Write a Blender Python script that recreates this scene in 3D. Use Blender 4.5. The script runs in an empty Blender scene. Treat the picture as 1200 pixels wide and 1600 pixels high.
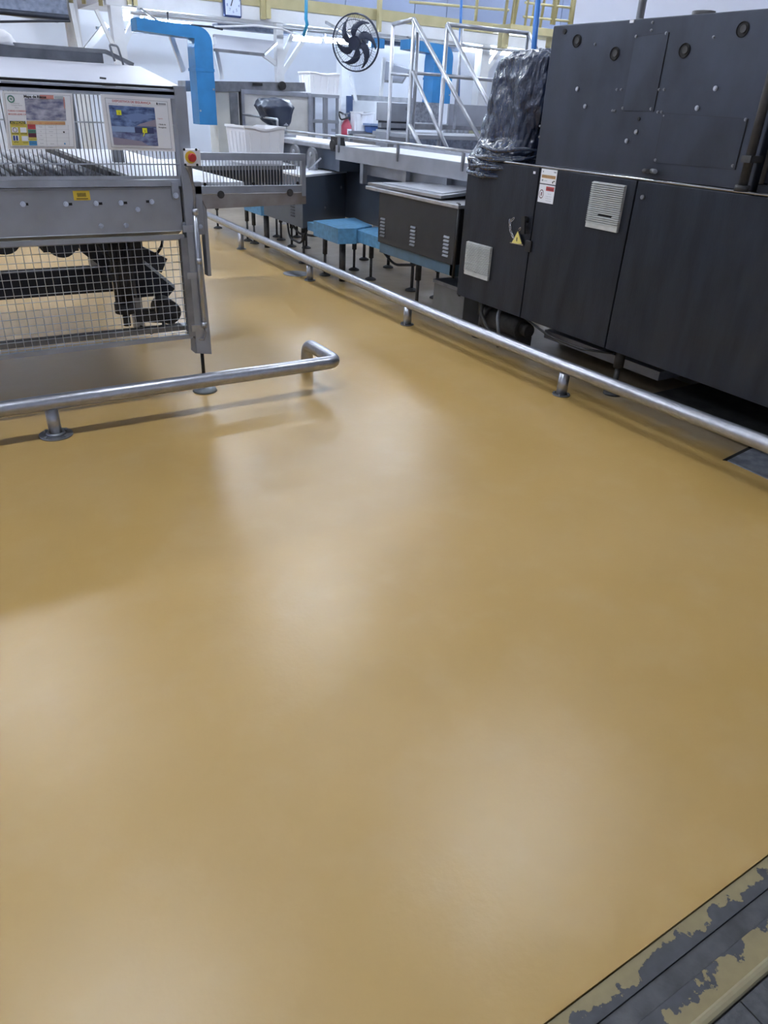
import bpy, bmesh, math, random
from mathutils import Vector, Matrix, noise
random.seed(7)
SC = bpy.context.scene
COL = SC.collection

# ---------------------------------------------------------------- camera
cam_d = bpy.data.cameras.new('camera'); cam = bpy.data.objects.new('camera', cam_d); COL.objects.link(cam)
RW = ((0.85179392, -0.52207734, 0.04338634), (-0.22519988, -0.43967957, -0.86946357), (0.47300331, 0.73083318, -0.49208814))
xr, yd, zf = Vector(RW[0]), Vector(RW[1]), Vector(RW[2])
m = Matrix((xr, -yd, -zf)).transposed().to_4x4(); m.translation = Vector((0, 0, 1.6))
cam.matrix_world = m
cam_d.sensor_fit = 'VERTICAL'; cam_d.sensor_height = 36.0; cam_d.lens = 1119.58 / 1600 * 36.0
cam_d.clip_start = 0.05; cam_d.clip_end = 60
SC.camera = cam
# ---------------------------------------------------------------- world, view
w = bpy.data.worlds.new('world'); SC.world = w; w.use_nodes = True
w.node_tree.nodes['Background'].inputs[0].default_value = (0.55, 0.62, 0.80, 1)
w.node_tree.nodes['Background'].inputs[1].default_value = 0.25
SC.view_settings.view_transform = 'Standard'; SC.view_settings.look = 'None'
SC.view_settings.gamma = 1; SC.view_settings.use_curve_mapping = False
SC.view_settings.exposure = 1.36
CEIL_E = 66.0      # emission of the ceiling tubes
MEZZ_E = 60.0      # emission of the tubes under the mezzanine
TUBE_COL = (0.84, 0.91, 1.0)
LIGHT_SPOTS = [(x, y) for y in (3.3, 7.9, 11.9) for x in (-3.9, 0.0, 3.9, 7.8, 11.5)]

# ---------------------------------------------------------------- materials
MATS = {}
def mat(name, col, metal=0.0, rough=0.5, var=0.0, vscale=6.0, bump=0.0, bscale=40.0, emit=None, es=0.0,
        col2=None, stretch=None, coat=0.0, rvar=0.0, alpha=1.0, trans=0.0, spec=None, bdist=0.01):
    if name in MATS: return MATS[name]
    M = bpy.data.materials.new(name); M.use_nodes = True
    nt = M.node_tree; b = nt.nodes['Principled BSDF']
    b.inputs['Base Color'].default_value = (*col, 1); b.inputs['Metallic'].default_value = metal
    b.inputs['Roughness'].default_value = rough
    if coat: b.inputs['Coat Weight'].default_value = coat; b.inputs['Coat Roughness'].default_value = 0.08
    if spec is not None: b.inputs['Specular IOR Level'].default_value = spec
    if alpha < 1: b.inputs['Alpha'].default_value = alpha
    if trans: b.inputs['Transmission Weight'].default_value = trans
    if emit: b.inputs['Emission Color'].default_value = (*emit, 1); b.inputs['Emission Strength'].default_value = es
    if var or bump or rvar:
        tc = nt.nodes.new('ShaderNodeTexCoord'); mp = nt.nodes.new('ShaderNodeMapping')
        nt.links.new(tc.outputs['Object'], mp.inputs[0])
        if stretch: mp.inputs['Scale'].default_value = stretch
        n = nt.nodes.new('ShaderNodeTexNoise'); n.inputs['Scale'].default_value = vscale; n.inputs['Detail'].default_value = 5
        nt.links.new(mp.outputs[0], n.inputs['Vector'])
        if var:
            mx = nt.nodes.new('ShaderNodeMix'); mx.data_type = 'RGBA'
            c2 = col2 or tuple(max(0, c * (1 - var)) for c in col)
            mx.inputs['A'].default_value = (*col, 1); mx.inputs['B'].default_value = (*c2, 1)
            rp = nt.nodes.new('ShaderNodeMapRange'); rp.inputs['From Min'].default_value = 0.35; rp.inputs['From Max'].default_value = 0.68
            nt.links.new(n.outputs['Fac'], rp.inputs[0]); nt.links.new(rp.outputs[0], mx.inputs['Factor'])
            nt.links.new(mx.outputs['Result'], b.inputs['Base Color'])
        if rvar:
            r2 = nt.nodes.new('ShaderNodeMapRange'); r2.inputs['To Min'].default_value = rough - rvar; r2.inputs['To Max'].default_value = rough + rvar
            r2.inputs['From Min'].default_value = 0.3; r2.inputs['From Max'].default_value = 0.7
            nt.links.new(n.outputs['Fac'], r2.inputs[0]); nt.links.new(r2.outputs[0], b.inputs['Roughness'])
        if bump:
            n2 = nt.nodes.new('ShaderNodeTexNoise'); n2.inputs['Scale'].default_value = bscale; n2.inputs['Detail'].default_value = 4
            nt.links.new(mp.outputs[0], n2.inputs['Vector'])
            bp = nt.nodes.new('ShaderNodeBump'); bp.inputs['Strength'].default_value = bump; bp.inputs['Distance'].default_value = bdist
            nt.links.new(n2.outputs['Fac'], bp.inputs['Height']); nt.links.new(bp.outputs[0], b.inputs['Normal'])
    MATS[name] = M
    return M

STEEL = mat('stainless', (0.50, 0.52, 0.57), 0.85, 0.34, var=0.30, vscale=5, bump=0.05, bscale=60, rvar=0.08)
STEELP = mat('stainless_plate', (0.40, 0.42, 0.47), 0.65, 0.42, var=0.18, vscale=4, bump=0.04, rvar=0.07)
STEELD = mat('stainless_dull', (0.30, 0.31, 0.34), 0.7, 0.42, var=0.35, vscale=9)
PIPE = mat('pipe_steel', (0.46, 0.47, 0.52), 0.85, 0.34, var=0.15, vscale=30, rvar=0.04)
WORN = mat('worn_plate', (0.42, 0.40, 0.40), 0.6, 0.4, var=0.4, vscale=5, col2=(0.24, 0.20, 0.17))
WIRE = mat('wire_steel', (0.55, 0.57, 0.62), 0.75, 0.38)
DARK = mat('dark_steel_panel', (0.031, 0.037, 0.053), 0.5, 0.40, var=0.4, vscale=5, stretch=(1, 1.6, .35), bump=0.16, bscale=90, rvar=0.10)
DARKUP = mat('dark_steel_hazed', (0.056, 0.063, 0.084), 0.6, 0.42, var=0.40, vscale=3.5, stretch=(1, 1, .5), bump=0.06, bscale=70, rvar=0.10)  # lighter, bluer copy of DARK: haze over the upper housing put into the colour
BLACK = mat('black_rubber', (0.012, 0.012, 0.014), 0, 0.5)
SEAM = mat('seam_black', (0.006, 0.006, 0.007), 0, 0.7)
GRIME = mat('grimy_iron', (0.035, 0.034, 0.036), 0.2, 0.6, var=0.6, vscale=12, col2=(0.07, 0.068, 0.07))
NAVY = mat('navy_iron', (0.018, 0.024, 0.045), 0.1, 0.45, var=0.4, vscale=10)
WHITE = mat('white_paint', (0.74, 0.76, 0.80), 0, 0.45, var=0.12, vscale=4)
WHITEP = mat('white_plastic', (0.86, 0.86, 0.90), 0, 0.4)
LOUV = mat('louver_plastic', (0.60, 0.61, 0.60), 0, 0.45, var=0.15, vscale=20)
CREAM = mat('cream_panel', (0.60, 0.60, 0.57), 0, 0.35, var=0.1)
HOODM = mat('hood_sheet', (0.42, 0.43, 0.50), 0.0, 0.42, var=0.06, vscale=3)
BELT = mat('belt_white', (0.72, 0.74, 0.80), 0, 0.4, var=0.08, vscale=6)
BLUE = mat('blue_paint', (0.028, 0.20, 0.48), 0, 0.38, var=0.2, vscale=6)
BLUEM = mat('blue_frame', (0.12, 0.33, 0.57), 0, 0.5, var=0.45, vscale=22, col2=(0.09, 0.24, 0.40))
YEL = mat('ochre_paint', (0.48, 0.43, 0.24), 0, 0.42, var=0.15, vscale=5)
YELB = mat('bright_yellow', (0.80, 0.58, 0.06), 0, 0.5)
RED = mat('red_button', (0.50, 0.03, 0.03), 0, 0.4)
PRINTW = mat('print_white', (0.88, 0.90, 0.96), 0, 0.45)
PRINTK = mat('print_black', (0.02, 0.02, 0.03), 0, 0.5)
PRINTR = mat('print_red', (0.50, 0.07, 0.08), 0, 0.5)
PRINTY = mat('print_yellow', (0.72, 0.62, 0.12), 0, 0.5)
PRINTP = mat('print_salmon', (0.75, 0.32, 0.28), 0, 0.5)
PRINTO = mat('print_orange', (0.70, 0.42, 0.20), 0, 0.5)
PRINTG = mat('print_green', (0.08, 0.25, 0.20), 0, 0.5)
PRINTB = mat('print_blue', (0.07, 0.30, 0.62), 0, 0.5)
PRINTN = mat('print_grey', (0.35, 0.36, 0.42), 0, 0.5)
PRINTM = mat('print_maroon', (0.14, 0.03, 0.07), 0, 0.5)
PHOTO1 = mat('print_photo_hall', (0.12, 0.13, 0.25), 0, 0.4, var=1, vscale=22, col2=(0.55, 0.55, 0.66), stretch=(1, 1, 2.4))
PHOTO2 = mat('print_photo_machine', (0.03, 0.06, 0.18), 0, 0.4, var=1, vscale=24, col2=(0.22, 0.32, 0.60), stretch=(1, 1, 2))
BAGM = mat('black_polythene', (0.016, 0.026, 0.060), 0, 0.20, bump=0.9, bdist=0.03, bscale=22, stretch=(1.4, 1.4, .7), coat=0.6)
BAGS = mat('black_plastic_cover', (0.02, 0.03, 0.06), 0, 0.4, bump=0.4, bscale=12)
GLASSM = mat('milky_acrylic', (0.66, 0.66, 0.66), 0.0, 0.22, var=0.25, vscale=3)
CHROME = mat('chrome', (0.75, 0.76, 0.8), 1, 0.16)
EMC = mat('ceiling_tube_glow', (1, 1, 1), emit=TUBE_COL, es=CEIL_E)
EMM = mat('mezzanine_tube_glow', (1, 1, 1), emit=(0.70, 0.83, 1.0), es=MEZZ_E)
WALLM = mat('wall_paint', (0.70, 0.74, 0.84), 0, 0.55, var=0.06, vscale=1.5)
WALLB = mat('wall_blue_panel', (0.16, 0.195, 0.29), 0, 0.45, var=0.12, vscale=1)
WALLR = mat('wall_lilac', (0.62, 0.64, 0.74), 0, 0.6, var=0.05, vscale=2)
GALV = mat('galvanised', (0.24, 0.28, 0.38), 0.4, 0.42, var=0.5, vscale=18)
CEILM = mat('ceiling_paint', (0.50, 0.53, 0.58), 0, 0.7)
ALUM = mat('checker_aluminium', (0.42, 0.45, 0.50), 0.7, 0.4, var=0.5, vscale=30)
CONC = mat('grey_tile', (0.085, 0.086, 0.092), 0, 0.6, var=0.35, vscale=60, bump=0.2, bscale=150)

def floor_mat():
    M = bpy.data.materials.new('yellow_epoxy'); M.use_nodes = True; nt = M.node_tree; N = nt.nodes; L = nt.links
    b = N['Principled BSDF']
    tc = N.new('ShaderNodeTexCoord'); sx = N.new('ShaderNodeSeparateXYZ'); L.new(tc.outputs['Object'], sx.inputs[0])
    def nz(scale, detail=4, rough=0.5, st=None):
        n = N.new('ShaderNodeTexNoise'); n.inputs['Scale'].default_value = scale; n.inputs['Detail'].default_value = detail
        n.inputs['Roughness'].default_value = rough
        if st:
            mp = N.new('ShaderNodeMapping'); mp.inputs['Scale'].default_value = st; L.new(tc.outputs['Object'], mp.inputs[0]); L.new(mp.outputs[0], n.inputs['Vector'])
        else: L.new(tc.outputs['Object'], n.inputs['Vector'])
        return n
    def mr(src, a, c, lo=0, hi=1):
        r = N.new('ShaderNodeMapRange'); r.inputs['From Min'].default_value = a; r.inputs['From Max'].default_value = c
        r.inputs['To Min'].default_value = lo; r.inputs['To Max'].default_value = hi; L.new(src, r.inputs[0]); return r.outputs[0]
    def mix(fac, A, B):
        x = N.new('ShaderNodeMix'); x.data_type = 'RGBA'; L.new(fac, x.inputs['Factor'])
        for k, v in (('A', A), ('B', B)):
            if isinstance(v, tuple): x.inputs[k].default_value = (*v, 1)
            else: L.new(v, x.inputs[k])
        return x.outputs['Result']
    big = nz(0.9, 3); mid = nz(5, 5); fine = nz(60, 3)
    c = mix(mr(big.outputs['Fac'], .35, .65), (0.46, 0.290, 0.088), (0.50, 0.325, 0.115))
    c = mix(mr(mid.outputs['Fac'], .50, .75, 0, .35), c, (0.52, 0.36, 0.16))
    # worn, unpainted strip beside and under the right hand machines
    ad = N.new('ShaderNodeMath'); ad.operation = 'ADD'; L.new(sx.outputs['X'], ad.inputs[0])
    mm = N.new('ShaderNodeMath'); mm.operation = 'MULTIPLY'; mm.inputs[1].default_value = 0.25; L.new(mid.outputs['Fac'], mm.inputs[0]); L.new(mm.outputs[0], ad.inputs[1])
    worn = mix(mr(mid.outputs['Fac'], .35, .65), (0.31, 0.23, 0.13), (0.38, 0.30, 0.20))
    c = mix(mr(ad.outputs[0], 3.66, 3.80), c, worn)
    L.new(c, b.inputs['Base Color'])
    L.new(mr(big.outputs['Fac'], .3, .7, .29, .37), b.inputs['Roughness'])
    b.inputs['Specular IOR Level'].default_value = 0.5
    bp = N.new('ShaderNodeBump'); bp.inputs['Strength'].default_value = 0.17; bp.inputs['Distance'].default_value = 0.012
    wav = nz(2.6, 5, 0.55, (1.0, 0.55, 1)); L.new(wav.outputs['Fac'], bp.inputs['Height'])
    bp2 = N.new('ShaderNodeBump'); bp2.inputs['Strength'].default_value = 0.18; bp2.inputs['Distance'].default_value = 0.002
    L.new(fine.outputs['Fac'], bp2.inputs['Height']); L.new(bp.outputs[0], bp2.inputs['Normal']); L.new(bp2.outputs[0], b.inputs['Normal'])
    MATS['floor'] = M; return M
FLOORM = floor_mat()

def chip_mat(name, paint, base, thr, scale=14, ydir=None):
    """old paint chipped off grey concrete; ydir=(y0,y1) wears the paint more towards y1"""
    M = bpy.data.materials.new(name); M.use_nodes = True; nt = M.node_tree; N = nt.nodes; L = nt.links
    b = N['Principled BSDF']; tc = N.new('ShaderNodeTexCoord')
    n = N.new('ShaderNodeTexNoise'); n.inputs['Scale'].default_value = scale; n.inputs['Detail'].default_value = 9; n.inputs['Roughness'].default_value = 0.62
    L.new(tc.outputs['Object'], n.inputs['Vector']); f = n.outputs['Fac']
    if ydir:
        sx = N.new('ShaderNodeSeparateXYZ'); L.new(tc.outputs['Object'], sx.inputs[0])
        r = N.new('ShaderNodeMapRange'); r.inputs['From Min'].default_value = ydir[0]; r.inputs['From Max'].default_value = ydir[1]
        r.inputs['To Min'].default_value = -0.12; r.inputs['To Max'].default_value = 0.25; r.clamp = False; L.new(sx.outputs['Y'], r.inputs[0])
        a = N.new('ShaderNodeMath'); a.operation = 'ADD'; L.new(f, a.inputs[0]); L.new(r.outputs[0], a.inputs[1]); f = a.outputs[0]
    s = N.new('ShaderNodeMapRange'); s.inputs['From Min'].default_value = thr; s.inputs['From Max'].default_value = thr + 0.012; L.new(f, s.inputs[0])
    n2 = N.new('ShaderNodeTexNoise'); n2.inputs['Scale'].default_value = 35; n2.inputs['Detail'].default_value = 6; L.new(tc.outputs['Object'], n2.inputs['Vector'])
    def mix(fac, A, B):
        x = N.new('ShaderNodeMix'); x.data_type = 'RGBA'; L.new(fac, x.inputs['Factor'])
        for k, v in (('A', A), ('B', B)):
            if isinstance(v, tuple): x.inputs[k].default_value = (*v, 1)
            else: L.new(v, x.inputs[k])
        return x.outputs['Result']
    p = mix(n2.outputs['Fac'], tuple(c * 1.15 for c in paint), tuple(c * .78 for c in paint))
    g = mix(n2.outputs['Fac'], tuple(c * 1.35 for c in base), tuple(c * .6 for c in base))
    L.new(mix(s.outputs[0], p, g), b.inputs['Base Color']); b.inputs['Roughness'].default_value = 0.6
    bp = N.new('ShaderNodeBump'); bp.inputs['Strength'].default_value = 0.4; bp.inputs['Distance'].default_value = 0.002; bp.invert = True
    L.new(s.outputs[0], bp.inputs['Height']); L.new(bp.outputs[0], b.inputs['Normal'])
    return M

# ---------------------------------------------------------------- mesh helpers (all in world coordinates)
ORG = {}
def at(px, py, **k):
    """the point of a world plane X=, Y= or Z= seen at a pixel of the 1200x1600 frame"""
    d = Matrix(RW).transposed() @ Vector(((px - 600) / 1119.58, (py - 800) / 1119.58, 1)); (a, v), = k.items(); i = 'XYZ'.index(a)
    c = Vector((0, 0, 1.6)); return tuple(c + d * ((v - c[i]) / d[i]))
class B:
    def __init__(s): s.bm = bmesh.new()
    def box(s, x0, x1, y0, y1, z0, z1, bev=0):
        x0, x1 = sorted((x0, x1)); y0, y1 = sorted((y0, y1)); z0, z1 = sorted((z0, z1))
        r = bmesh.ops.create_cube(s.bm, size=1)
        bmesh.ops.scale(s.bm, vec=(x1 - x0, y1 - y0, z1 - z0), verts=r['verts'])
        bmesh.ops.translate(s.bm, vec=((x0 + x1) / 2, (y0 + y1) / 2, (z0 + z1) / 2), verts=r['verts'])
        if bev:
            es = list({e for v in r['verts'] for e in v.link_edges})
            bmesh.ops.bevel(s.bm, geom=es, offset=bev, segments=2, affect='EDGES', profile=0.5)
        return s
    def obox(s, a, b, wd, ht, up=(0, 0, 1)):
        """box beam from a to b with width and height"""
        a, b = Vector(a), Vector(b); d = (b - a).normalized(); up = Vector(up)
        if abs(d.dot(up)) > 0.98: up = Vector((0, 1, 0))
        sd = d.cross(up).normalized(); u = sd.cross(d).normalized(); vs = []
        for p in (a, b):
            for i, j in ((-1, -1), (1, -1), (1, 1), (-1, 1)): vs.append(s.bm.verts.new(p + sd * i * wd / 2 + u * j * ht / 2))
        for f in ((3, 2, 1, 0), (4, 5, 6, 7), (0, 1, 5, 4), (1, 2, 6, 5), (2, 3, 7, 6), (3, 0, 4, 7)): s.bm.faces.new([vs[k] for k in f])
        return s
    def tube(s, pts, r, seg=12, closed=False, cap=True):
        pts = [Vector(p) for p in pts]; n = len(pts); rings = []; ref = None
        rr = r if isinstance(r, (list, tuple)) else [r] * n
        for i, p in enumerate(pts):
            if closed: t = (pts[(i + 1) % n] - pts[i - 1]).normalized(); sc = 1
            elif i == 0: t = (pts[1] - p).normalized(); sc = 1
            elif i == n - 1: t = (p - pts[i - 1]).normalized(); sc = 1
            else: t = ((pts[i + 1] - p).normalized() + (p - pts[i - 1]).normalized()).normalized()
            if ref is None:
                ref = Vector((0, 0, 1)) if abs(t.z) < 0.9 else Vector((1, 0, 0))
            u = (ref - t * ref.dot(t)).normalized(); v = t.cross(u); ref = u
            rings.append([s.bm.verts.new(p + (u * math.cos(a) + v * math.sin(a)) * rr[i]) for a in [2 * math.pi * k / seg for k in range(seg)]])
        m_ = n if closed else n - 1
        for i in range(m_):
            A, C = rings[i], rings[(i + 1) % n]
            for k in range(seg):
                f = s.bm.faces.new((A[k], A[(k + 1) % seg], C[(k + 1) % seg], C[k])); f.smooth = True
        if cap and not closed:
            s.bm.faces.new(rings[0][::-1]); s.bm.faces.new(rings[-1])
        return s
    def cyl(s, a, b, r, seg=16): return s.tube([a, b], r, seg)
    def prism(s, poly, axis, lo, hi):
        """poly = 2D points in the plane perpendicular to axis (x: (y,z), y: (x,z), z: (x,y))"""
        def P(p, t): return {'x': (t, p[0], p[1]), 'y': (p[0], t, p[1]), 'z': (p[0], p[1], t)}[axis]
        a = [s.bm.verts.new(P(p, lo)) for p in poly]; c = [s.bm.verts.new(P(p, hi)) for p in poly]; n = len(poly)
        s.bm.faces.new(a); s.bm.faces.new(c[::-1])
        for i in range(n): s.bm.faces.new((a[i], c[i], c[(i + 1) % n], a[(i + 1) % n]))
        return s
    def hull8(s, v):
        """8 corners: 4 bottom loop, 4 top loop"""
        vs = [s.bm.verts.new(p) for p in v]
        for f in ((3, 2, 1, 0), (4, 5, 6, 7), (0, 1, 5, 4), (1, 2, 6, 5), (2, 3, 7, 6), (3, 0, 4, 7)): s.bm.faces.new([vs[k] for k in f])
        return s
    def quad(s, *p): s.bm.faces.new([s.bm.verts.new(q) for q in p]); return s
    def make(s, name, m, parent=None, **kw):
        bm = s.bm; bmesh.ops.recalc_face_normals(bm, faces=bm.faces)
        xs = [v.co.copy() for v in bm.verts]
        lo = Vector([min(c[i] for c in xs) for i in range(3)]); hi = Vector([max(c[i] for c in xs) for i in range(3)])
        org = Vector(((lo.x + hi.x) / 2, (lo.y + hi.y) / 2, lo.z if parent is None else (lo.z + hi.z) / 2))
        if kw.pop('world', None): org = Vector((0, 0, 0))
        bmesh.ops.translate(bm, vec=-org, verts=bm.verts)
        me = bpy.data.meshes.new(name); bm.to_mesh(me); bm.free(); me.materials.append(m)
        return link(bpy.data.objects.new(name, me), org, parent, **kw)
def link(o, org, parent=None, label=None, cat=None, group=None, kind=None):
    COL.objects.link(o); org = Vector(org); ORG[o.name] = org
    if parent is not None: o.parent = parent; o.location = org - ORG[parent.name]
    else: o.location = org
    return tag(o, label, cat, group, kind)
def tag(o, label=None, cat=None, group=None, kind=None):
    if label: o['label'] = label
    if cat: o['category'] = cat
    if group: o['group'] = group
    if kind: o['kind'] = kind
    return o
def thing(name, loc, label, cat, group=None): return link(bpy.data.objects.new(name, None), loc, None, label, cat, group)
def dup(o, org, parent=None, rot=None):
    c = o.copy(); COL.objects.link(c); org = Vector(org); ORG[c.name] = org
    c.parent = parent; c.location = org - (ORG[parent.name] if parent else Vector((0, 0, 0)))
    if rot is not None: c.rotation_euler = rot
    return c
def copy_tree(o, off, parent=None):
    off = Vector(off); c = dup(o, ORG[o.name] + off, parent); c.rotation_euler = o.rotation_euler
    for ch in [k for k in KIDS(o)]: copy_tree(ch, off, c)
    return c
def KIDS(o): return [k for k in COL.objects if k.parent == o]
def struct(o): o['kind'] = 'structure'; return o
def arc(c, r, a0, a1, n, ax1, ax2):
    c, ax1, ax2 = Vector(c), Vector(ax1), Vector(ax2)
    return [c + ax1 * r * math.cos(a0 + (a1 - a0) * i / n) + ax2 * r * math.sin(a0 + (a1 - a0) * i / n) for i in range(n + 1)]
def bend(pts, r, n=6):
    """polyline with rounded corners"""
    pts = [Vector(p) for p in pts]; out = [pts[0]]
    for i in range(1, len(pts) - 1):
        a, p, b = pts[i - 1], pts[i], pts[i + 1]; d1 = (a - p).normalized(); d2 = (b - p).normalized()
        s_, e_ = p + d1 * r, p + d2 * r
        for k in range(n + 1):
            t = k / n; out.append(s_ * (1 - t) ** 2 + p * 2 * t * (1 - t) + e_ * t * t)
    return out + [pts[-1]]
def text(txt, org, ux, uz, size, m, parent, name='lettering', align='LEFT', bold=0.0):
    cu = bpy.data.curves.new(name, 'FONT'); cu.body = txt; cu.size = size; cu.align_x = align; cu.offset = bold; cu.resolution_u = 2
    tmp = bpy.data.objects.new('t', cu); COL.objects.link(tmp)
    me = bpy.data.meshes.new_from_object(tmp); bpy.data.objects.remove(tmp); bpy.data.curves.remove(cu)
    ux, uz = Vector(ux).normalized(), Vector(uz).normalized()
    for v in me.vertices: v.co = ux * v.co.x + uz * v.co.y
    me.materials.clear(); me.materials.append(m); me.name = name
    return link(bpy.data.objects.new(name, me), org, parent)
def bolt_proto(parent, p, r, nrm, m=CHROME, h=0.008, name='bolt'):
    nrm = Vector(nrm); p = Vector(p)
    b = B(); b.cyl(p, p + nrm * h * .4, r * 1.45, 12); b.cyl(p + nrm * h * .3, p + nrm * h, r, 6)
    return b.make(name, m, parent)
def bolts(parent, pts, r, nrm, m=CHROME, h=0.008, name='bolt'):
    first = None
    for p in pts:
        if first is None: first = bolt_proto(parent, p, r, nrm, m, h, name); o0 = ORG[first.name] - Vector(p)
        else: dup(first, Vector(p) + o0, parent)

# ================================================================ SETTING
ZF = 0.0
fl = B()
fl.box(-6, 14, 0.436, 13.2, -0.2, 0); fl.bm.faces.ensure_lookup_table()
floor = struct(fl.make('floor', FLOORM, None, world=True))
sub = B(); sub.box(-6, 14, -3.2, 0.436, -0.2, -0.012)
sub.make('subfloor', mat('concrete_bed', (0.10, 0.10, 0.11), 0, .7, var=.4, vscale=12), floor)
# strip of old flooring across the bottom right: chipped paint, channel, chipped paint, ridge
OLD = (0.27, 0.215, 0.108); GREY = (0.062, 0.063, 0.070)
t1 = struct(B().box(-6, 14, 0.382, 0.433, -0.05, -0.003).make('trim_1', chip_mat('chipped_upper', OLD, GREY, 0.53, 16, (0.433, 0.382)), None, world=True))
t2 = struct(B().box(-6, 14, 0.340, 0.380, -0.05, -0.007).make('trim_2', mat('channel_concrete', (0.088, 0.088, 0.094), 0, .55, var=.55, vscale=14, bump=.2, bscale=60), None, world=True))
t3 = struct(B().box(-6, 14, 0.284, 0.339, -0.05, -0.004).make('trim_3', chip_mat('chipped_lower', OLD, GREY, 0.60, 11, (0.27, 0.36)), None, world=True))
rid = B()
for i in range(80):
    x0 = -6 + i * .25; dz = lambda q: 0.0012 * noise.noise(Vector((q * 6, 0, 0)))
    p = [(y, z) for y, z in ((0.284, -0.02), (0.284, -0.003), (0.279, 0.0015), (0.272, 0.002), (0.265, 0.0005), (0.262, -0.004), (0.262, -0.02))]
    rid.prism(p, 'x', x0, x0 + .25)
struct(rid.make('trim_4', mat('ridge_paint', (0.27, 0.24, 0.14), 0, .5, var=.45, vscale=30, col2=(0.26, 0.21, 0.12)), None, world=True))
# grey floor tiles
first = None
for iy in range(4):
    for ix in range(9):
        x0 = 1.120 - 4 * 0.30 + ix * 0.30; y1 = 0.258 - iy * 0.30
        if first is None: first = B().box(x0 + .0015, x0 + .2985, y1 - .297, y1, -0.012, -0.004, 0.001).make('tile', CONC, floor)
        else: dup(first, (x0 + .15, y1 - .1485, -0.008), floor)
# room shell
struct(B().box(-6, 14, 13.0, 13.2, -.2, 5.2).make('wall_back', WALLM, None, world=True))
struct(B().box(-6.2, -6, -3.2, 13.2, -.2, 5.2).make('wall_left', WALLM, None, world=True))
struct(B().box(14, 14.2, -3.2, 13.2, -.2, 5.2).make('wall_far_right', WALLM, None, world=True)).name = 'wall_east'
struct(B().box(-6, 14, -3.4, -3.2, -.2, 5.2).make('wall_front', WALLM, None, world=True))
struct(B().box(-6.2, 14.2, -3.4, 13.2, 5.2, 5.3).make('ceiling', CEILM, None, world=True))
wr = struct(B().box(7.2, 7.35, -3.2, 7.55, 0, 5.2).make('wall_right', WALLR, None, world=True))
# upper blue-grey cladding panels on the back wall above the mezzanine
first = None
for i in range(17):
    x0 = 2.2 + i * 0.7
    if first is None: first = B().box(x0 + .006, x0 + .694, 12.95, 13.0, 2.86, 5.15).make('wall_panel', WALLB, bpy.data.objects['wall_back'])
    else: dup(first, (x0 + .35, 12.975, 4.005), bpy.data.objects['wall_back'])

# ceiling lights
def ceiling_light(x, y, i):
    t = thing('ceiling_light', (x, y, 5.02), '', 'ceiling light', 'twin tube lights on the ceiling')
    B().prism([(y - .15, 5.2), (y - .10, 5.04), (y + .10, 5.04), (y + .15, 5.2)], 'x', x - .65, x + .65).make('housing', WHITE, t)
    for s_ in (-1, 1): B().cyl((x - .6, y + s_ * .06, 5.015), (x + .6, y + s_ * .06, 5.015), .022, 10).make('lamp_tube', EMC, t)
    return t
L0 = None
for i, (x, y) in enumerate(LIGHT_SPOTS):
    if L0 is None: L0 = ceiling_light(x, y, i); t = L0
    else: t = copy_tree(L0, (x - LIGHT_SPOTS[0][0], y - LIGHT_SPOTS[0][1], 0))
    t['label'] = 'twin tube light fixed to the high ceiling, out of view above the hall'

# ================================================================ GUARD RAILS
def flange(x, y, r=.085): 
    b = B(); b.cyl((x, y, 0), (x, y, .008), r, 24); b.tube([(x, y, .006), (x, y, .02)], [r * .62, r * .5], 20)
    for k in range(4):
        a = k * math.pi / 2 + .6; b.cyl((x + math.cos(a) * r * .8, y + math.sin(a) * r * .8, .006), (x + math.cos(a) * r * .8, y + math.sin(a) * r * .8, .016), .008, 6)
    return b
gr = thing('guard_rail', (3.4, 5, 0), 'long low steel pipe rail along the dark machines on the right', 'guard rail')
RZ = [(0.2, .205), (1.0, .205), (1.8, .215), (2.6, .195), (3.19, .187), (4.2, .18), (5.04, .178), (6.9, .195), (8.77, .222), (10.1, .246), (12.0, .25)]
B().tube([(3.4, y, z) for y, z in RZ], .041, 20).make('rail', PIPE, gr)
fp = pp = None
for y in (10.62, 8.771, 6.885, 5.04, 3.18, 1.33):
    z1 = .15 + (.05 if y > 8 else 0)
    po = B().cyl((3.4, y, 0.005), (3.4, y, z1), .035, 16).make('post', PIPE, gr)
    flange(3.4, y, .058).make('base_flange', STEELD, po)
gl = thing('guard_rail', (.9, 3.9, 0), 'short low steel pipe rail with bent end before the roller machine', 'guard rail')
pts = bend([(-1.6, 3.885, .185), (2.105, 3.885, .185), (2.10, 4.30, .185), (2.095, 4.30, .0)], .075, 7)
B().tube(pts, .041, 20).make('rail', PIPE, gl)
for x in (-1.3, .411):
    po = B().cyl((x, 3.887, .005), (x, 3.887, .155), .033, 16).make('post', PIPE, gl)
    flange(x, 3.887).make('base_flange', STEELD, po)

# ================================================================ LEFT ROLLER MACHINE
YF = 4.17
lm = thing('roller_conveyor', (.4, 5.2, 0), 'caged stainless roller conveyor machine with sloped grey hood, on the left', 'machine')
XL = -0.9
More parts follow.
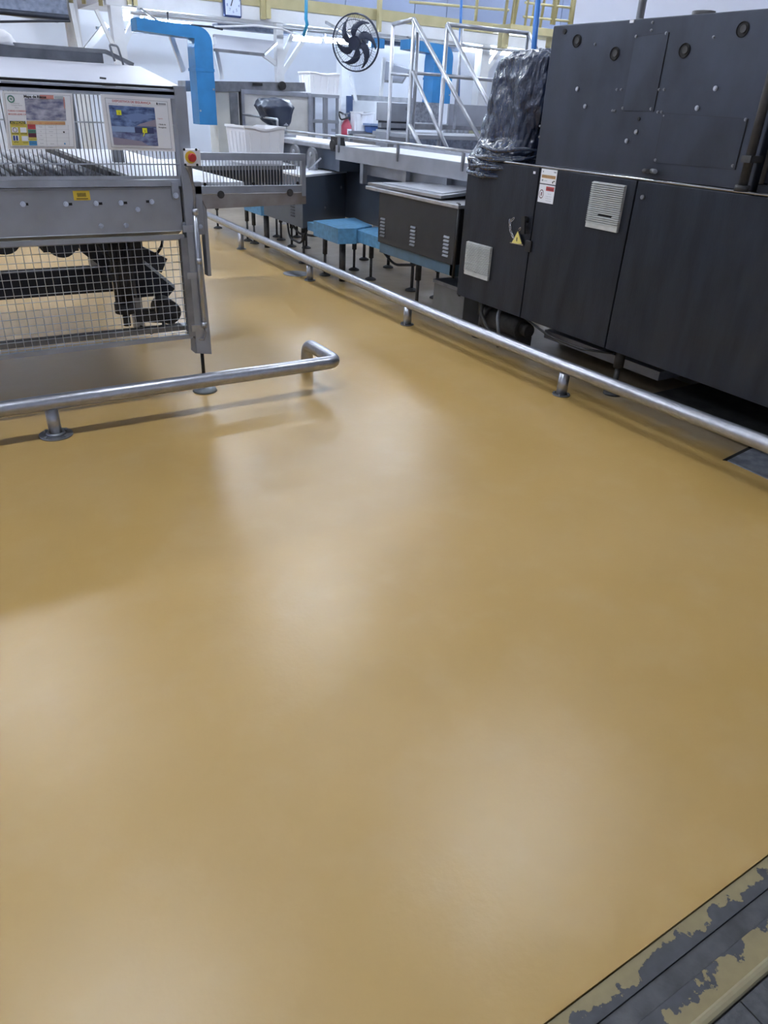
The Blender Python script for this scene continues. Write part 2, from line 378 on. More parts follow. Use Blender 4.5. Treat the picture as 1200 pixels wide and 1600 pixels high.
# post with adjustable foot
po = B().box(1.292, 1.352, YF - .03, YF + .05, .27, 1.645).box(1.352, 1.40, YF - .012, YF + .05, .93, 1.20).box(1.405, 1.425, YF, YF + .06, .70, 1.12).make('post', STEELP, lm)
B().prism([(1.285, .262), (1.385, .245), (1.385, .36), (1.37, .93), (1.35, .93), (1.29, .36)], 'y', YF - .015, YF + .065).make('post_shoe', STEELP, po)
B().cyl((1.343, 4.21, .02), (1.343, 4.21, .26), .011, 10).make('foot_rod', BLACK, po)
fo = B(); fo.tube([(1.343, 4.21, 0), (1.343, 4.21, .014), (1.343, 4.21, .03)], [.075, .07, .025], 20)
fo.make('foot_pad', mat('foot_iron', (.16, .18, .20), .3, .5), po)
B().box(1.255, 1.30, YF - .028, YF + .02, .37, .92).make('hinge_strip', STEELD, po)
for z in (.40, .70, .95): B().box(1.27, 1.345, YF - .04, YF - .028, z, z + .035).make('clamp', STEEL, po)
# side beam plate, lip, bolts, yellow plate
pl = B().box(XL, 1.282, YF - .004, YF + .02, .955, 1.165).make('beam_plate', STEELP, lm)
B().prism([(YF - .006, .953), (YF + .05, .93), (YF + .055, .937), (YF + .001, .962)], 'x', XL, 1.27).make('bottom_lip', STEELP, pl)
B().box(XL, 1.29, YF - .012, YF + .03, 1.18, 1.212).make('top_rail', STEEL, pl)
B().box(XL, 1.26, YF - .009, YF + .02, 1.166, 1.176).make('trim_strip', STEELD, pl)
bolts(pl, [(0.495,4.165,1.106), (0.693,4.165,1.102), (0.839,4.165,1.102), (0.964,4.165,1.102), (1.046,4.165,1.069), (1.124,4.165,1.105), (0.848,4.165,0.993), (0.976,4.165,0.992)], .009, (0, -1, 0), h=.010)
sl = None
for c in ((0.711,4.164,1.101), (0.858,4.164,1.101), (0.984,4.164,1.102), (1.107,4.164,1.106), (0.507,4.164,1.105)):
    B().box(c[0] - .012, c[0] + .012, YF - .0055, YF - .003, c[2] - .006, c[2] + .006).make('slot', SEAM, pl)
yp = B().box(0.735, 0.815, 4.163, 4.167, 1.118, 1.163, .001).make('plate_label', YELB, pl)
yp['label'] = 'small yellow data plate'
lx0, lx1 = 0.735, 0.815; lw = lx1 - lx0
mk = B()
for k in range(12): mk.box(lx0 + lw * (.23 + k * .045), lx0 + lw * (.255 + k * .045), 4.1615, 4.164, 1.135, 1.153)
mk.box(lx0 + lw * .15, lx0 + lw * .85, 4.1615, 4.164, 1.124, 1.128)
mk.make('bar_marking', mat('print_brown', (.16, .11, .02), 0, .5), yp)
# corner bracket with slot bolt + plate on the post
br = B().box(1.235, 1.272, YF - .018, YF - .009, 1.115, 1.20, .002).make('bracket', STEEL, lm)
bolts(br, [(1.253, YF - .018, 1.135)], .010, (0, -1, 0))
bk = B().box(1.275, 1.39, YF - .02, YF - .012, .955, 1.0, .001).make('bracket', STEELP, lm)
bolts(bk, [(1.30, YF - .02, .975), (1.375, YF - .02, .975)], .009, (0, -1, 0))
# woven mesh guard
mf = B()
for (a, b_) in (((XL, .925), (1.272, .925)), ((XL, .368), (1.272, .368)), ((1.268, .36), (1.268, .935)), ((XL, .36), (XL, .935))):
    mf.obox((a[0], YF - .01, a[1]), (b_[0], YF - .01, b_[1]), .022, .024)
mf = mf.make('mesh_guard', STEELP, lm); mf['label'] = 'woven wire guard panel'
v0 = h0 = None
nx = 54
for i in range(nx):
    x = 1.24 - i * .0395
    if v0 is None:
        pts = [(x, YF + .002 * (-1 if k % 2 else 1) - .008, .375 + k * .01975) for k in range(28)]
        v0 = B().tube(pts, .0019, 5).make('wire', WIRE, mf); oz = ORG[v0.name].copy()
    else: dup(v0, (x, oz.y, oz.z), mf, (0, 0, math.pi * (i % 2)))
for j in range(14):
    z = .395 + j * .0395
    if h0 is None: h0 = B().cyl((XL, YF - .008, z), (1.26, YF - .008, z), .0018, 5).make('wire', WIRE, mf); oz = ORG[h0.name].copy()
    else: dup(h0, (oz.x, oz.y, z), mf)
# vertical bar guard above the beam
GT = 1.615
gf = B(); gf.obox((XL, YF - .005, 1.222), (1.29, YF - .005, 1.222), .012, .016).obox((XL, YF - .005, GT - .012), (1.30, YF - .005, GT - .012), .03, .03)
gf.obox((XL, YF - .006, 1.47), (1.29, YF - .006, 1.47), .006, .006).obox((XL, YF - .006, 1.285), (1.29, YF - .006, 1.285), .006, .006)
gf = gf.make('bar_guard', STEEL, lm)
g0 = None; k = 0
x = 1.275
while x > XL:
    if g0 is None: g0 = B().cyl((x, YF - .004, 1.215), (x, YF - .004, 1.60), .0024, 5).make('guard_bar', mat('bar_steel', (.16, .17, .20), .6, .45), gf); oz = ORG[g0.name].copy()
    else: dup(g0, (x, oz.y, oz.z), gf)
    x -= .0198
# hood: front strip, dark gasket, sloped sheet with clipped corner
B().box(XL, 1.34, YF - .02, YF + .06, 1.60, 1.628, .003).make('hood_rail', STEEL, lm)
B().box(XL, 1.325, YF - .012, YF + .05, 1.630, 1.640).make('gasket', SEAM, lm)
hd = B()
bzk = 1.745
vb = [(XL, YF - .005, 1.642), (1.335, YF - .005, 1.642), (1.335, 5.6, 1.642), (XL, 5.6, 1.642)]
vt = [(XL, 4.80, 1.738), (1.310, 4.80, 1.738), (1.22, 5.6, 1.738), (XL, 5.6, 1.738)]
hd.hull8(vb + vt)
hood = hd.make('hood', HOODM, lm)
B().cyl((0.965,4.280,1.659), (0.993,4.270,1.657), .008, 8).make('hood_pin', BLACK, hood)
# frame on top of the hood and lifting handle
tf = B(); 
tf.obox((XL, 4.90, 1.80), (1.155, 4.90, 1.80), .03, .02).obox((1.155, 4.90, 1.80), (1.30, 4.90, 1.745), .03, .02)
tf.obox((XL, 4.92, 1.768), (1.14, 4.92, 1.768), .02, .05)
tf = tf.make('hood_frame', STEELD, lm)
hp = bend([(1.19, 4.86, 1.755), (1.17, 4.86, 1.835), (1.215, 4.86, 1.83), (1.235, 4.86, 1.74)], .012, 3)
B().tube(hp, .006, 8).make('handle', STEELD, tf)
# rear frame, inner rollers and belt bed
fr = B()
for y in (5.6, 7.0):
    fr.box(1.28, 1.35, y - .035, y + .035, .05, 1.645)
    fr.box(XL, XL + .07, y - .035, y + .035, .05, 1.645)
for x in (XL + .035, 1.315): fr.box(x - .03, x + .03, YF + .05, 7.0, .955, 1.03)
fr.box(XL, 1.35, 6.96, 7.03, 1.6, 1.645)
fr.make('rear_frame', STEELD, lm)
B().box(XL, 1.28, 4.26, 6.9, 1.05, 1.07).make('shade_pan', NAVY, lm)  # opaque sheet added to shade the floor and darken the roller gaps
r0 = None
for i, x in enumerate((.46, .585, .70, .82, .945)):
    if r0 is None:
        bb = B(); bb.cyl((x, 4.21, 1.185), (x, 6.3, 1.185), .027, 14); bb.cyl((x, 4.19, 1.185), (x, 6.32, 1.185), .012, 8)
        for k in range(60):
            if k % 2: bb.cyl((x, 4.25 + k * .034, 1.185), (x, 4.262 + k * .034, 1.185), .0282, 14)
        r0 = bb.make('roller', mat('roller_steel', (.50, .51, .55), .4, .42, var=.2, vscale=8), lm); oz = ORG[r0.name].copy()
    else: dup(r0, (x, oz.y, oz.z), lm)
for x in (-.79, -.665, -.54, -.415, -.29, -.165, -.04, .085, .21, .335): dup(r0, (x, oz.y, oz.z), lm)
B().box(1.06, 1.11, 4.25, 6.9, 1.10, 1.20).make('side_guide', GRIME, lm)
B().prism([(1.12, 4.24), (1.68, 4.24), (1.665, 5.2), (1.66, 6.9), (1.12, 6.9)], 'z', 1.165, 1.19).make('belt_bed', BELT, lm)
B().box(1.5, 1.66, 4.9, 6.9, 1.05, 1.16).make('bed_side', STEELD, lm)
# right hand extension guard
eg = B(); eg.obox((1.40, YF, 1.325), (2.03, YF, 1.325), .035, .036).obox((2.018, YF, 1.12), (2.018, YF, 1.343), .024, .03).obox((1.38, YF, 1.325), (1.40, YF, 1.325), .035, .036)
eg.box(1.35, 2.032, YF - .012, YF + .008, 1.14, 1.178)
eg = eg.make('end_guard', STEEL, lm)
eg['label'] = 'short barred end guard reaching over the aisle'
x = 1.42; g1 = None
while x < 2.0:
    if g1 is None: g1 = B().cyl((x, YF - .002, 1.17), (x, YF - .002, 1.315), .0024, 5).make('guard_bar', STEEL, eg); oz = ORG[g1.name].copy()
    else: dup(g1, (x, oz.y, oz.z), eg)
    x += .0188
ep = B().prism([(1.42, 1.062), (2.033, 1.076), (2.033, 1.138), (1.40, 1.136), (1.40, 1.11)], 'y', YF - .010, YF + .02).make('end_apron', WORN, lm)
bolts(ep, [(1.508,4.158,1.135), (1.928,4.158,1.139)], .014, (0, -1, 0), m=GRIME)
bolts(eg, [(1.420,4.156,1.188), (1.703,4.156,1.189), (1.977,4.156,1.190)], .006, (0, -1, 0), m=SEAM, h=.004)
# emergency stop + conduit
es = B().box(1.311, 1.390, 4.10, 4.145, 1.283, 1.362, .004).make('stop_box', WHITEP, lm)
cx, cz = 1.335, 1.324
B().cyl((cx, 4.098, cz), (cx, 4.101, cz), .030, 24).make('yellow_ring', YELB, es)
bt = B(); bt.tube([(cx, 4.098, cz), (cx, 4.083, cz), (cx, 4.080, cz), (cx, 4.070, cz), (cx, 4.067, cz)], [.014, .014, .021, .021, .016], 20); bt.make('red_button', RED, es)
bolts(es, [(cx + a, 4.10, cz + c) for a in (-.032, .032) for c in (-.036, .036)], .0045, (0, -1, 0), m=SEAM, h=.004)
B().tube([(cx - .01, 4.125, cz - .04), (cx, 4.13, cz - .07), (cx + .006, 4.14, 1.22), (cx + .016, 4.14, 1.17), (1.352, 4.14, 1.12), (1.345, 4.13, 1.06)], [.020, .011, .008, .008, .008, .008], 10).make('stop_cable', mat('grey_cable', (.22, .21, .21), 0, .5), lm)
cd = B(); cd.cyl((1.343, 4.125, .42), (1.340, 4.125, 1.07), .0125, 12)
for z in (.42, .78, 1.04): cd.cyl((1.343, 4.125, z), (1.343, 4.125, z + .03), .0165, 12)
cd.make('conduit', STEEL, lm)
B().tube([(1.343, 4.125, .42), (1.35, 4.12, .39), (1.335, 4.13, .345), (1.30, 4.15, .35), (1.27, 4.17, .37)], .006, 8).make('stop_cable', mat('grey_cable', (.22, .21, .21)), lm)
B().tube([(XL, 4.17, .36), (.6, 4.17, .362), (1.27, 4.17, .37)], .005, 6).make('stop_cable', BLACK, lm)
# --- under-machine drive seen through the mesh
dr = B()
B().box(-.9, 1.28, 4.95, 5.05, .84, 1.04).make('cross_beam', NAVY, lm)
B().prism([(.76, .95), (1.22, .95), (1.10, .74), (1.26, .56), (1.29, .42), (1.12, .42), (1.06, .56), (.88, .72)], 'y', 4.98, 5.03).make('arm_plate', NAVY, lm)
dr.box(-.6, 1.10, 5.30, 5.42, .40, .56).make('drive_beam', NAVY, lm)
B().box(-.6, 1.35, 4.32, 4.40, .36, .385).make('drip_tray', STEELD, lm)
mt = B(); mt.cyl((.70, 4.55, .86), (.70, 5.0, .86), .085, 20); mt.box(.60, .80, 4.6, 4.9, .9, .96)
for k in range(9): mt.box(.605, .795, 4.60 + k * .042, 4.61 + k * .042, .80, .94)
mt.cyl((.70, 4.50, .86), (.70, 4.55, .86), .06, 16)
mt.make('motor', NAVY, lm)
mt2 = B(); mt2.cyl((.42, 4.7, .88), (.42, 5.1, .88), .10, 20); mt2.box(.35, .49, 4.75, 5.0, .93, 1.0); mt2.make('motor', NAVY, lm)
cy = B(); cy.cyl((1.0, 4.55, .50), (1.0, 4.55, .90), .052, 18); cy.cyl((1.0, 4.55, .44), (1.0, 4.55, .50), .062, 18); cy.cyl((1.0, 4.55, .36), (1.0, 4.55, .44), .022, 12)
cy.cyl((1.0, 4.55, .66), (1.0, 4.55, .68), .058, 18); cy.cyl((.965, 4.50, .52), (.965, 4.50, .86), .010, 8); cy.cyl((1.035, 4.50, .52), (1.035, 4.50, .86), .010, 8)
cy.make('lift_cylinder', GRIME, lm)
arm = B(); arm.obox((.86, 4.9, .93), (1.33, 4.75, .48), .10, .12).obox((.85, 5.1, .90), (1.4, 5.1, .60), .12, .10).obox((1.12, 4.62, .95), (1.14, 4.70, .5), .07, .07)
arm.make('lift_arm', NAVY, lm)
hs = B(); hs.box(.86, 1.24, 4.5, 5.2, .86, .94).box(1.02, 1.20, 4.9, 5.3, .55, .86); hs.make('gear_case', NAVY, lm)
wd = B(); wd.cyl((1.24, 4.45, .44), (1.24, 4.62, .44), .07, 20); wd.cyl((1.24, 4.43, .44), (1.24, 4.45, .44), .04, 12); wd.obox((1.05, 4.55, .42), (1.28, 4.50, .40), .06, .07)
wd.make('pulley', GRIME, lm)
for pts in ([(.86, 4.5, .93), (.88, 4.46, .85), (.93, 4.46, .77), (1.0, 4.48, .75), (1.02, 4.5, .82)], [(1.25, 4.5, .93), (1.24, 4.45, .84), (1.19, 4.44, .78), (1.15, 4.46, .80)],
            [(.0, 4.5, .86), (.2, 4.45, .90), (.35, 4.5, .93)]):
    B().tube(bend(pts, .03, 4), .008, 8).make('hose', BLACK, lm)
B().tube([(1.06, 4.5, .36), (1.12, 4.48, .32), (1.2, 4.48, .35), (1.22, 4.5, .45)], .012, 8).make('hose', GRIME, lm)

# signs hanging on the guard -------------------------------------------------
def sign(name, label, corners, ydep=YF - .022):
    """corners TL, TR, BR, BL (x,z)"""
    t = thing(name, (sum(c[0] for c in corners) / 4, ydep, min(c[1] for c in corners)), label, 'sign')
    tl, tr, br_, bl = corners
    ux = Vector((tr[0] - tl[0], 0, tr[1] - tl[1])); uz = Vector((tl[0] - bl[0], 0, tl[1] - bl[1]))
    o = Vector((bl[0], ydep, bl[1]))
    def P(u, v, k=1): return o + ux * u + uz * v + Vector((0, -.0009 * k, 0))
    bk_ = B(); c4 = [P(0, 0, 0), P(1, 0, 0), P(1, 1, 0), P(0, 1, 0)]
    bk_.hull8([c + Vector((0, .008, 0)) for c in c4] + c4); bk_ = bk_.make('backing_board', WHITEP, t)
    def R(u0, v0, u1, v1, m_, k=2, nm='print_panel'): return B().quad(P(u0, v0, k), P(u1, v0, k), P(u1, v1, k), P(u0, v1, k)).make(nm, m_, t)
    def T(s_, u, v, size, m_, al='LEFT', bold=0, k=6): return text(s_, P(u, v, k), ux, uz, size, m_, t, align=al, bold=bold)
    return t, P, R, T, bk_
s1, P, R, T, bk1 = sign('risk_map_sign', 'white risk map board with yellow and coloured table, left of the two signs',
    [(0.495, 1.586), (0.799, 1.590), (0.812, 1.352), (0.475, 1.348)])
R(.03, .04, .97, .96, PRINTN, 1, 'border_line'); R(.034, .045, .966, .955, PRINTW, 2, 'sheet')
c0 = P(.11, .87, 3)
rg = B()
for k in range(24):
    a0, a1 = k * math.pi / 12, (k + 1) * math.pi / 12
    rg.quad(*[c0 + Vector((math.cos(a) * r_, 0, math.sin(a) * r_)) for a, r_ in ((a0, .0105), (a1, .0105), (a1, .0155), (a0, .0155))])
for a in (0, math.pi / 2): rg.quad(*[c0 + Vector((math.cos(a) * p_ - math.sin(a) * q_, 0, math.sin(a) * p_ + math.cos(a) * q_)) for p_, q_ in ((-.005, -.0015), (.005, -.0015), (.005, .0015), (-.005, .0015))])
rg.make('round_emblem', PRINTG, t_ := s1)
R(.30, .52, .88, .89, PHOTO1, 3, 'photo'); R(.52, .885, .72, .955, PRINTP, 3); R(.86, .73, .875, .93, PRINTP, 4)
R(.73, .90, .86, .945, mat('print_pale', (.50, .55, .60)), 4)
T('Mapa de Riscos', .29, .90, .0155, PRINTK, bold=.0007)
for v, s_ in ((.79, 'Empresa'), (.755, 'Unidade Matriz'), (.715, 'Setor')): T(s_, .18, v, .0075, PRINTN, 'CENTER')
T('TURNO CORRIDO', .175, .655, .0095, PRINTR, 'CENTER', .0002); T('MOLDES 60/40 CX', .175, .60, .0095, PRINTR, 'CENTER', .0001)
R(.06, .445, .28, .495, PRINTK, 3); T('ATENÇÃO', .17, .452, .0125, PRINTY, 'CENTER', .0005)
R(.06, .07, .30, .445, PRINTY, 3)
T('USO OBRIGATÓRIO', .17, .415, .006, PRINTR, 'CENTER')
for (u, v, m_) in ((.12, .34, PRINTW), (.24, .34, PRINTW), (.25, .19, PRINTW)): R(u - .045, v - .045, u + .045, v + .045, m_, 4, 'pictogram')
R(.075, .15, .165, .245, PRINTW, 4, 'pictogram'); R(.085, .155, .11, .24, mat('print_navy', (.03, .06, .30)), 5, 'pictogram'); R(.125, .155, .15, .24, mat('print_navy', (.03, .06, .30)), 5, 'pictogram')
c1_ = P(.12, .34, 5); r2_ = B()
for k in range(20):
    a0, a1 = k * math.pi / 10, (k + 1) * math.pi / 10
    r2_.quad(*[c1_ + Vector((math.cos(a) * r_, 0, math.sin(a) * r_)) for a, r_ in ((a0, .0075), (a1, .0075), (a1, .0095), (a0, .0095))])
r2_.make('pictogram', PRINTM, s1)
for u, v, s_ in ((.12, .265, 'PROTETOR'), (.24, .265, 'UNIFORME'), (.12, .115, 'BOTAS'), (.25, .105, 'TOUCA')): T(s_, u, v, .006, PRINTK, 'CENTER', .0001)
R(.30, .44, .86, .50, PRINTO, 3)
for u, s_ in ((.36, 'RISCO'), (.49, 'TIPO'), (.65, 'FONTE GERADORA'), (.79, 'INTENSIDADE')): T(s_, u, .455, .0062, PRINTR, 'CENTER')
for v0, v1, m_, s_ in ((.355, .44, PRINTR, 'FÍSICO'), (.285, .35, PRINTG, 'QUÍMICO'), (.21, .285, PRINTM, 'BIOLÓGICO'), (.15, .21, PRINTY, 'ERGONÔMICO'), (.065, .15, PRINTB, 'ACIDENTE')):
    R(.305, v0, .42, v1, m_, 3); T(s_, .3625, (v0 + v1) / 2 - .01, .0058, PRINTK, 'CENTER')
    R(.42, v0 - .002, .90, v0, PRINTN, 3, 'table_line')
for u in (.56, .72, .90): R(u, .065, u + .003, .44, PRINTN, 3, 'table_line')
for u, v, s_ in ((.49, .39, 'Ruído'), (.64, .39, 'Máquina'), (.49, .31, 'Pó'), (.64, .31, 'Farinha'), (.49, .24, 'Não'), (.64, .24, 'Não'), (.49, .17, 'Postura'), (.49, .10, 'Batida'), (.64, .09, 'Queda')): T(s_, u, v, .0062, PRINTN, 'CENTER')
for (u, v, m_) in ((.83, .31, PRINTK), (.83, .10, PRINTB)):
    cc = P(u, v, 4); q = B(); q.bm.faces.new([q.bm.verts.new(cc + Vector((math.cos(a) * .004, 0, math.sin(a) * .004))) for a in [k * math.pi / 6 for k in range(12)]]); q.make('dot', m_, s1)
T('LEGENDA DOS RISCOS:  o pequeno   o médio   o grande', .06, .035, .0072, PRINTN)
s2, P, R, T, bk2 = sign('safety_devices_sign', 'white safety devices board with two blue machine photos, right of the two signs',
    [(0.929, 1.593), (1.269, 1.588), (1.267, 1.337), (0.931, 1.351)])
R(.05, .05, .95, .94, PRINTN, 1, 'border_line'); R(.056, .057, .944, .933, PRINTW, 2, 'sheet')
T('DISPOSITIVOS DE SEGURANÇA', .42, .875, .0135, PRINTR, 'CENTER', .0003)
T('Setor de Produção', .08, .835, .0065, PRINTN); T('Máquina de Rolos', .42, .83, .0065, PRINTN)
R(.09, .45, .745, .815, PHOTO2, 3, 'photo'); R(.09, .10, .745, .45, mat('print_photo_line', (.08, .08, .20), 0, .4, var=1, vscale=26, col2=(.28, .36, .60), stretch=(1, 1, 2)), 3, 'photo')
q = B(); q.quad(P(.28, .65, 4), P(.42, .53, 4), P(.745, .64, 4), P(.50, .70, 4)); q.make('photo', mat('print_photo_table', (.18, .26, .50)), s2)
q = B(); q.quad(P(.45, .46, 4), P(.745, .46, 4), P(.745, .60, 4), P(.50, .50, 4)); q.make('photo', mat('print_photo_floor', (.32, .28, .36)), s2)
q = B(); q.quad(P(.09, .10, 4), P(.60, .10, 4), P(.50, .18, 4), P(.09, .24, 4)); q.make('photo', mat('print_photo_floor', (.32, .28, .36)), s2)
R(.09, .34, .42, .44, mat('print_photo_belt', (.30, .42, .66)), 4, 'photo'); R(.42, .33, .70, .44, mat('print_photo_dark', (.04, .05, .14)), 4, 'photo')
for u, v in ((.22, .69), (.565, .385)): R(u - .035, v - .045, u + .035, v + .045, mat('print_lemon', (.85, .85, .03)), 5); T('1', u, v - .028, .013, PRINTK, 'CENTER', .0004, 8)
q = B(); q.quad(P(.55, .34, 5), P(.565, .34, 5), P(.535, .27, 5), P(.525, .27, 5)); q.make('pointer', mat('print_lemon', (.85, .85, .03)), s2)
T('Legenda:', .775, .61, .0075, PRINTR); T('1 Botão de', .775, .50, .0085, PRINTK, bold=.0002); T('Emergência', .775, .445, .0085, PRINTK, bold=.0002)
R(.78, .87, .80, .91, PRINTK, 4); R(.81, .875, .92, .905, PRINTN, 4)
for s_ in (s1, s2):
    pass

# ================================================================ RIGHT DARK OVEN MACHINE
XF = 3.60
rm = thing('oven_machine', (4.1, 2.8, 0), 'huge dark steel industrial machine with doors and upper housing, along the right', 'machine')
body = B(); body.box(XF + .03, 4.9, 0.6, 4.60, .36, 1.285); body.make('lower_body', DARK, rm)
def door(y0, y1, lab, zt=1.295):
    return B().box(XF, XF + .028, y0, y1, .318, zt, .004).make('door', DARK, rm)
dA = door(3.893, 4.655, ''); dB = door(3.075, 3.883, ''); dC = door(0.9, 3.065, '')
B().box(XF + .03, XF + .06, 4.60, 4.64, .33, 1.28).make('side_flange', SEAM, rm)
B().box(XF - .006, XF + .05, .9, 4.66, 1.300, 1.309, .002).make('ledge_highlight', CHROME, rm)  # bright strip put in for the highlight along the ledge
# upper housing
uh = B(); uh.box(XF + .004, 4.7, 2.36, 3.945, 1.312, 2.072, .006); uh = uh.make('upper_housing', DARKUP, rm)
ub = B(); ub.box(XF + .06, 4.7, .8, 2.35, 1.345, 2.085, .01); ub.make('rear_housing', DARKUP, rm)
B().box(XF + .01, 4.8, .8, 2.33, 1.31, 1.345).make('shelf', DARK, rm)
def plate(poly, nm, m_, parent, x0=XF + .0005, th=.004):
    ys = [p[1] for p in poly]; b = B(); b.prism([(p[1], p[2]) for p in poly], 'x', x0, x0 - th + .0045); return b.make(nm, m_, parent)
narrow = [(3.600,3.278,1.988), (3.600,3.058,2.000), (3.600,3.056,1.641), (3.600,3.279,1.638)]
low = [(3.600,2.985,1.634), (3.600,2.475,1.624), (3.600,2.474,1.400), (3.600,2.981,1.394)]
for pl_ in (narrow, low):
    yc = sum(p[1] for p in pl_) / 4; zc = sum(p[2] for p in pl_) / 4
    big = [(XF, yc + (p[1] - yc) * 1.02, zc + (p[2] - zc) * 1.012) for p in pl_]
    B().prism([(p[1], p[2]) for p in big], 'x', XF + .004, XF + .0032).make('panel_gap', SEAM, uh)
    B().prism([(p[1], p[2]) for p in pl_], 'x', XF + .0035, XF - .001).make('access_panel', DARKUP, uh)
bolts(uh, [(3.600,3.275,1.991), (3.600,3.074,1.998), (3.600,3.077,1.652), (3.600,3.278,1.651), (3.600,2.484,1.621), (3.600,2.490,1.416), (3.600,2.976,1.407)], .0055, (-1, 0, 0), m=STEELD, h=.006)
bolts(uh, [(3.600,3.660,1.742), (3.600,3.574,1.653), (3.600,2.697,1.751), (3.600,2.780,1.663), (3.600,3.149,1.537), (3.600,3.206,1.489)], .0085, (-1, 0, 0), m=STEEL, h=.007)
bolts(uh, [(3.604,3.349,1.741), (3.604,3.316,1.741), (3.604,3.050,1.743), (3.604,3.016,1.744), (3.604,3.355,1.636), (3.604,3.336,1.636), (3.604,3.028,1.638), (3.604,3.003,1.639), (3.604,2.980,1.622), (3.604,3.946,1.534), (3.604,3.938,1.472), (3.604,3.575,1.966), (3.604,3.181,2.050), (3.604,3.180,2.016), (3.604,2.779,1.970)], .005, (-1, 0, 0), m=STEELD, h=.007)
for c, r in (((3.600,3.725,1.986), .034), ((3.600,3.411,1.915), .034), ((3.600,2.937,1.918), .034), ((3.600,2.624,1.995), .034)):
    hb = B(); x0 = XF + .004
    n = 24; R1 = [(math.cos(2 * math.pi * k / n), math.sin(2 * math.pi * k / n)) for k in range(n)]
    for (xa, ra), (xb, rb) in zip(((x0 - .004, r * 1.0), (x0 - .006, r * .95), (x0 - .001, r * .86)), ((x0 - .006, r * .95), (x0 - .001, r * .86), (x0 - .0005, r * .02))):
        for k in range(n):
            a, b_ = R1[k], R1[(k + 1) % n]
            hb.quad((xa, c[1] + a[0] * ra, c[2] + a[1] * ra), (xa, c[1] + b_[0] * ra, c[2] + b_[1] * ra), (xb, c[1] + b_[0] * rb, c[2] + b_[1] * rb), (xb, c[1] + a[0] * rb, c[2] + a[1] * rb))
    ring = hb.make('port_ring', SEAM, uh)  # black colour paints the shade inside the recessed port
    B().cyl((x0 - .006, c[1] - .004, c[2] + .002), (x0 + .001, c[1] - .004, c[2] + .002), r * .5, 16).make('port_plug', GRIME, ring)
for c, r in (((3.600,3.148,1.601), .009), ((3.600,3.839,2.038), .014)):
    B().cyl((XF - .002, c[1], c[2]), (XF + .005, c[1], c[2]), r, 14).make('hole', SEAM, uh)
B().cyl((3.595,3.036,1.348), (3.550,2.971,1.350), .012, 10).make('hinge_pin', GRIME, uh)
B().cyl((3.595,2.983,1.352), (3.550,2.919,1.354), .012, 10).make('hinge_pin', STEELD, uh)
tg = B().box(XF - .001, XF + .004, 3.312, 3.339, 2.055, 2.068).make('white_tag', PRINTW, uh)
# vertical pipe at housing end
vp = B(); vp.cyl((3.53, 2.36, 1.325), (3.53, 2.36, 2.3), .022, 14); vp.cyl((3.60, 2.31, 1.35), (3.60, 2.31, 2.3), .012, 10); vp.cyl((3.53, 2.36, 1.312), (3.53, 2.36, 1.34), .035, 14)
vp.box(3.50, 3.60, 2.335, 2.385, 1.44, 1.47); vp.make('vertical_pipe', GRIME, rm)
# things on the roof of the housing
B().cyl((3.9, 3.105, 2.07), (3.9, 3.105, 2.12), .06, 20).make('roof_cap', GRIME, rm)
# louvred vents
def vent(ya, yb, za, zb, n, slot=None):
    v = B(); v.box(XF - .018, XF - .002, ya, yb, za, za + .030, .002).box(XF - .008, XF - .001, ya, yb, za, zb)
    v = v.make('vent_grille', LOUV, rm); h = (zb - za - .03) / n; f0 = None
    B().box(XF - .0095, XF - .008, ya + .006, yb - .006, za + .032, zb - .004).make('vent_gap_shade', SEAM, v)  # black sheet paints the shade between the slats
    for k in range(n):
        z = za + .03 + h * (k + .5)
        if slot and slot[2] < z < slot[3]:
            B().prism([(XF - .010, z - h * .12), (XF - .022, z - h * .42), (XF - .022, z - h * .02), (XF - .010, z + h * .34)], 'y', slot[1], yb).make('slat', LOUV, v); 
            B().prism([(XF - .010, z - h * .12), (XF - .022, z - h * .42), (XF - .022, z - h * .02), (XF - .010, z + h * .34)], 'y', ya, slot[0]).make('slat', LOUV, v); continue
        if f0 is None:
            f0 = B().prism([(XF - .010, z - h * .12), (XF - .022, z - h * .42), (XF - .022, z - h * .02), (XF - .010, z + h * .34)], 'y', ya, yb).make('slat', LOUV, v); o_ = ORG[f0.name].copy() - Vector((0, 0, z))
        else: dup(f0, o_ + Vector((0, 0, z)), v)
    return v
y0_, y1_ = 3.252, 3.445
sl_y0, sl_y1 = 3.194, 3.309
vent(3.138, 3.395, 1.003, 1.262, 20, (sl_y0, sl_y1, 1.078, 1.092))
B().box(XF - .012, XF - .0095, sl_y0, sl_y1, 1.074, 1.096).make('vent_slot', SEAM, rm)
vent(4.275, 4.565, .497, .737, 19)
B().box(XF - .021, XF - .015, 4.41, 4.44, .528, .534).make('vent_slot', SEAM, rm)
# stickers on door B
def wall_sticker(nm, lab, ya, yb, za, zb):
    t = thing(nm, (XF - .002, (ya + yb) / 2, za), lab, 'sticker')
    B().box(XF - .003, XF - .0005, ya, yb, za, zb).make('sheet', PRINTW, t)
    def R(u0, v0, u1, v1, m_, k=1): 
        x = XF - .003 - .0006 * k; f = lambda u: ya + (yb - ya) * (1 - u); g = lambda v: za + (zb - za) * v
        return B().quad((x, f(u0), g(v0)), (x, f(u1), g(v0)), (x, f(u1), g(v1)), (x, f(u0), g(v1))).make('print_panel', m_, t)
    def T(s_, u, v, size, m_, al='CENTER'): return text(s_, (XF - .0055, ya + (yb - ya) * (1 - u), za + (zb - za) * v), (0, -1, 0), (0, 0, 1), size, m_, t, align=al)
    return t, R, T
st, R, T = wall_sticker('notice_sticker', 'white notice with orange band, upper of two on the dark door', 3.722, 3.868, 1.207, 1.293)
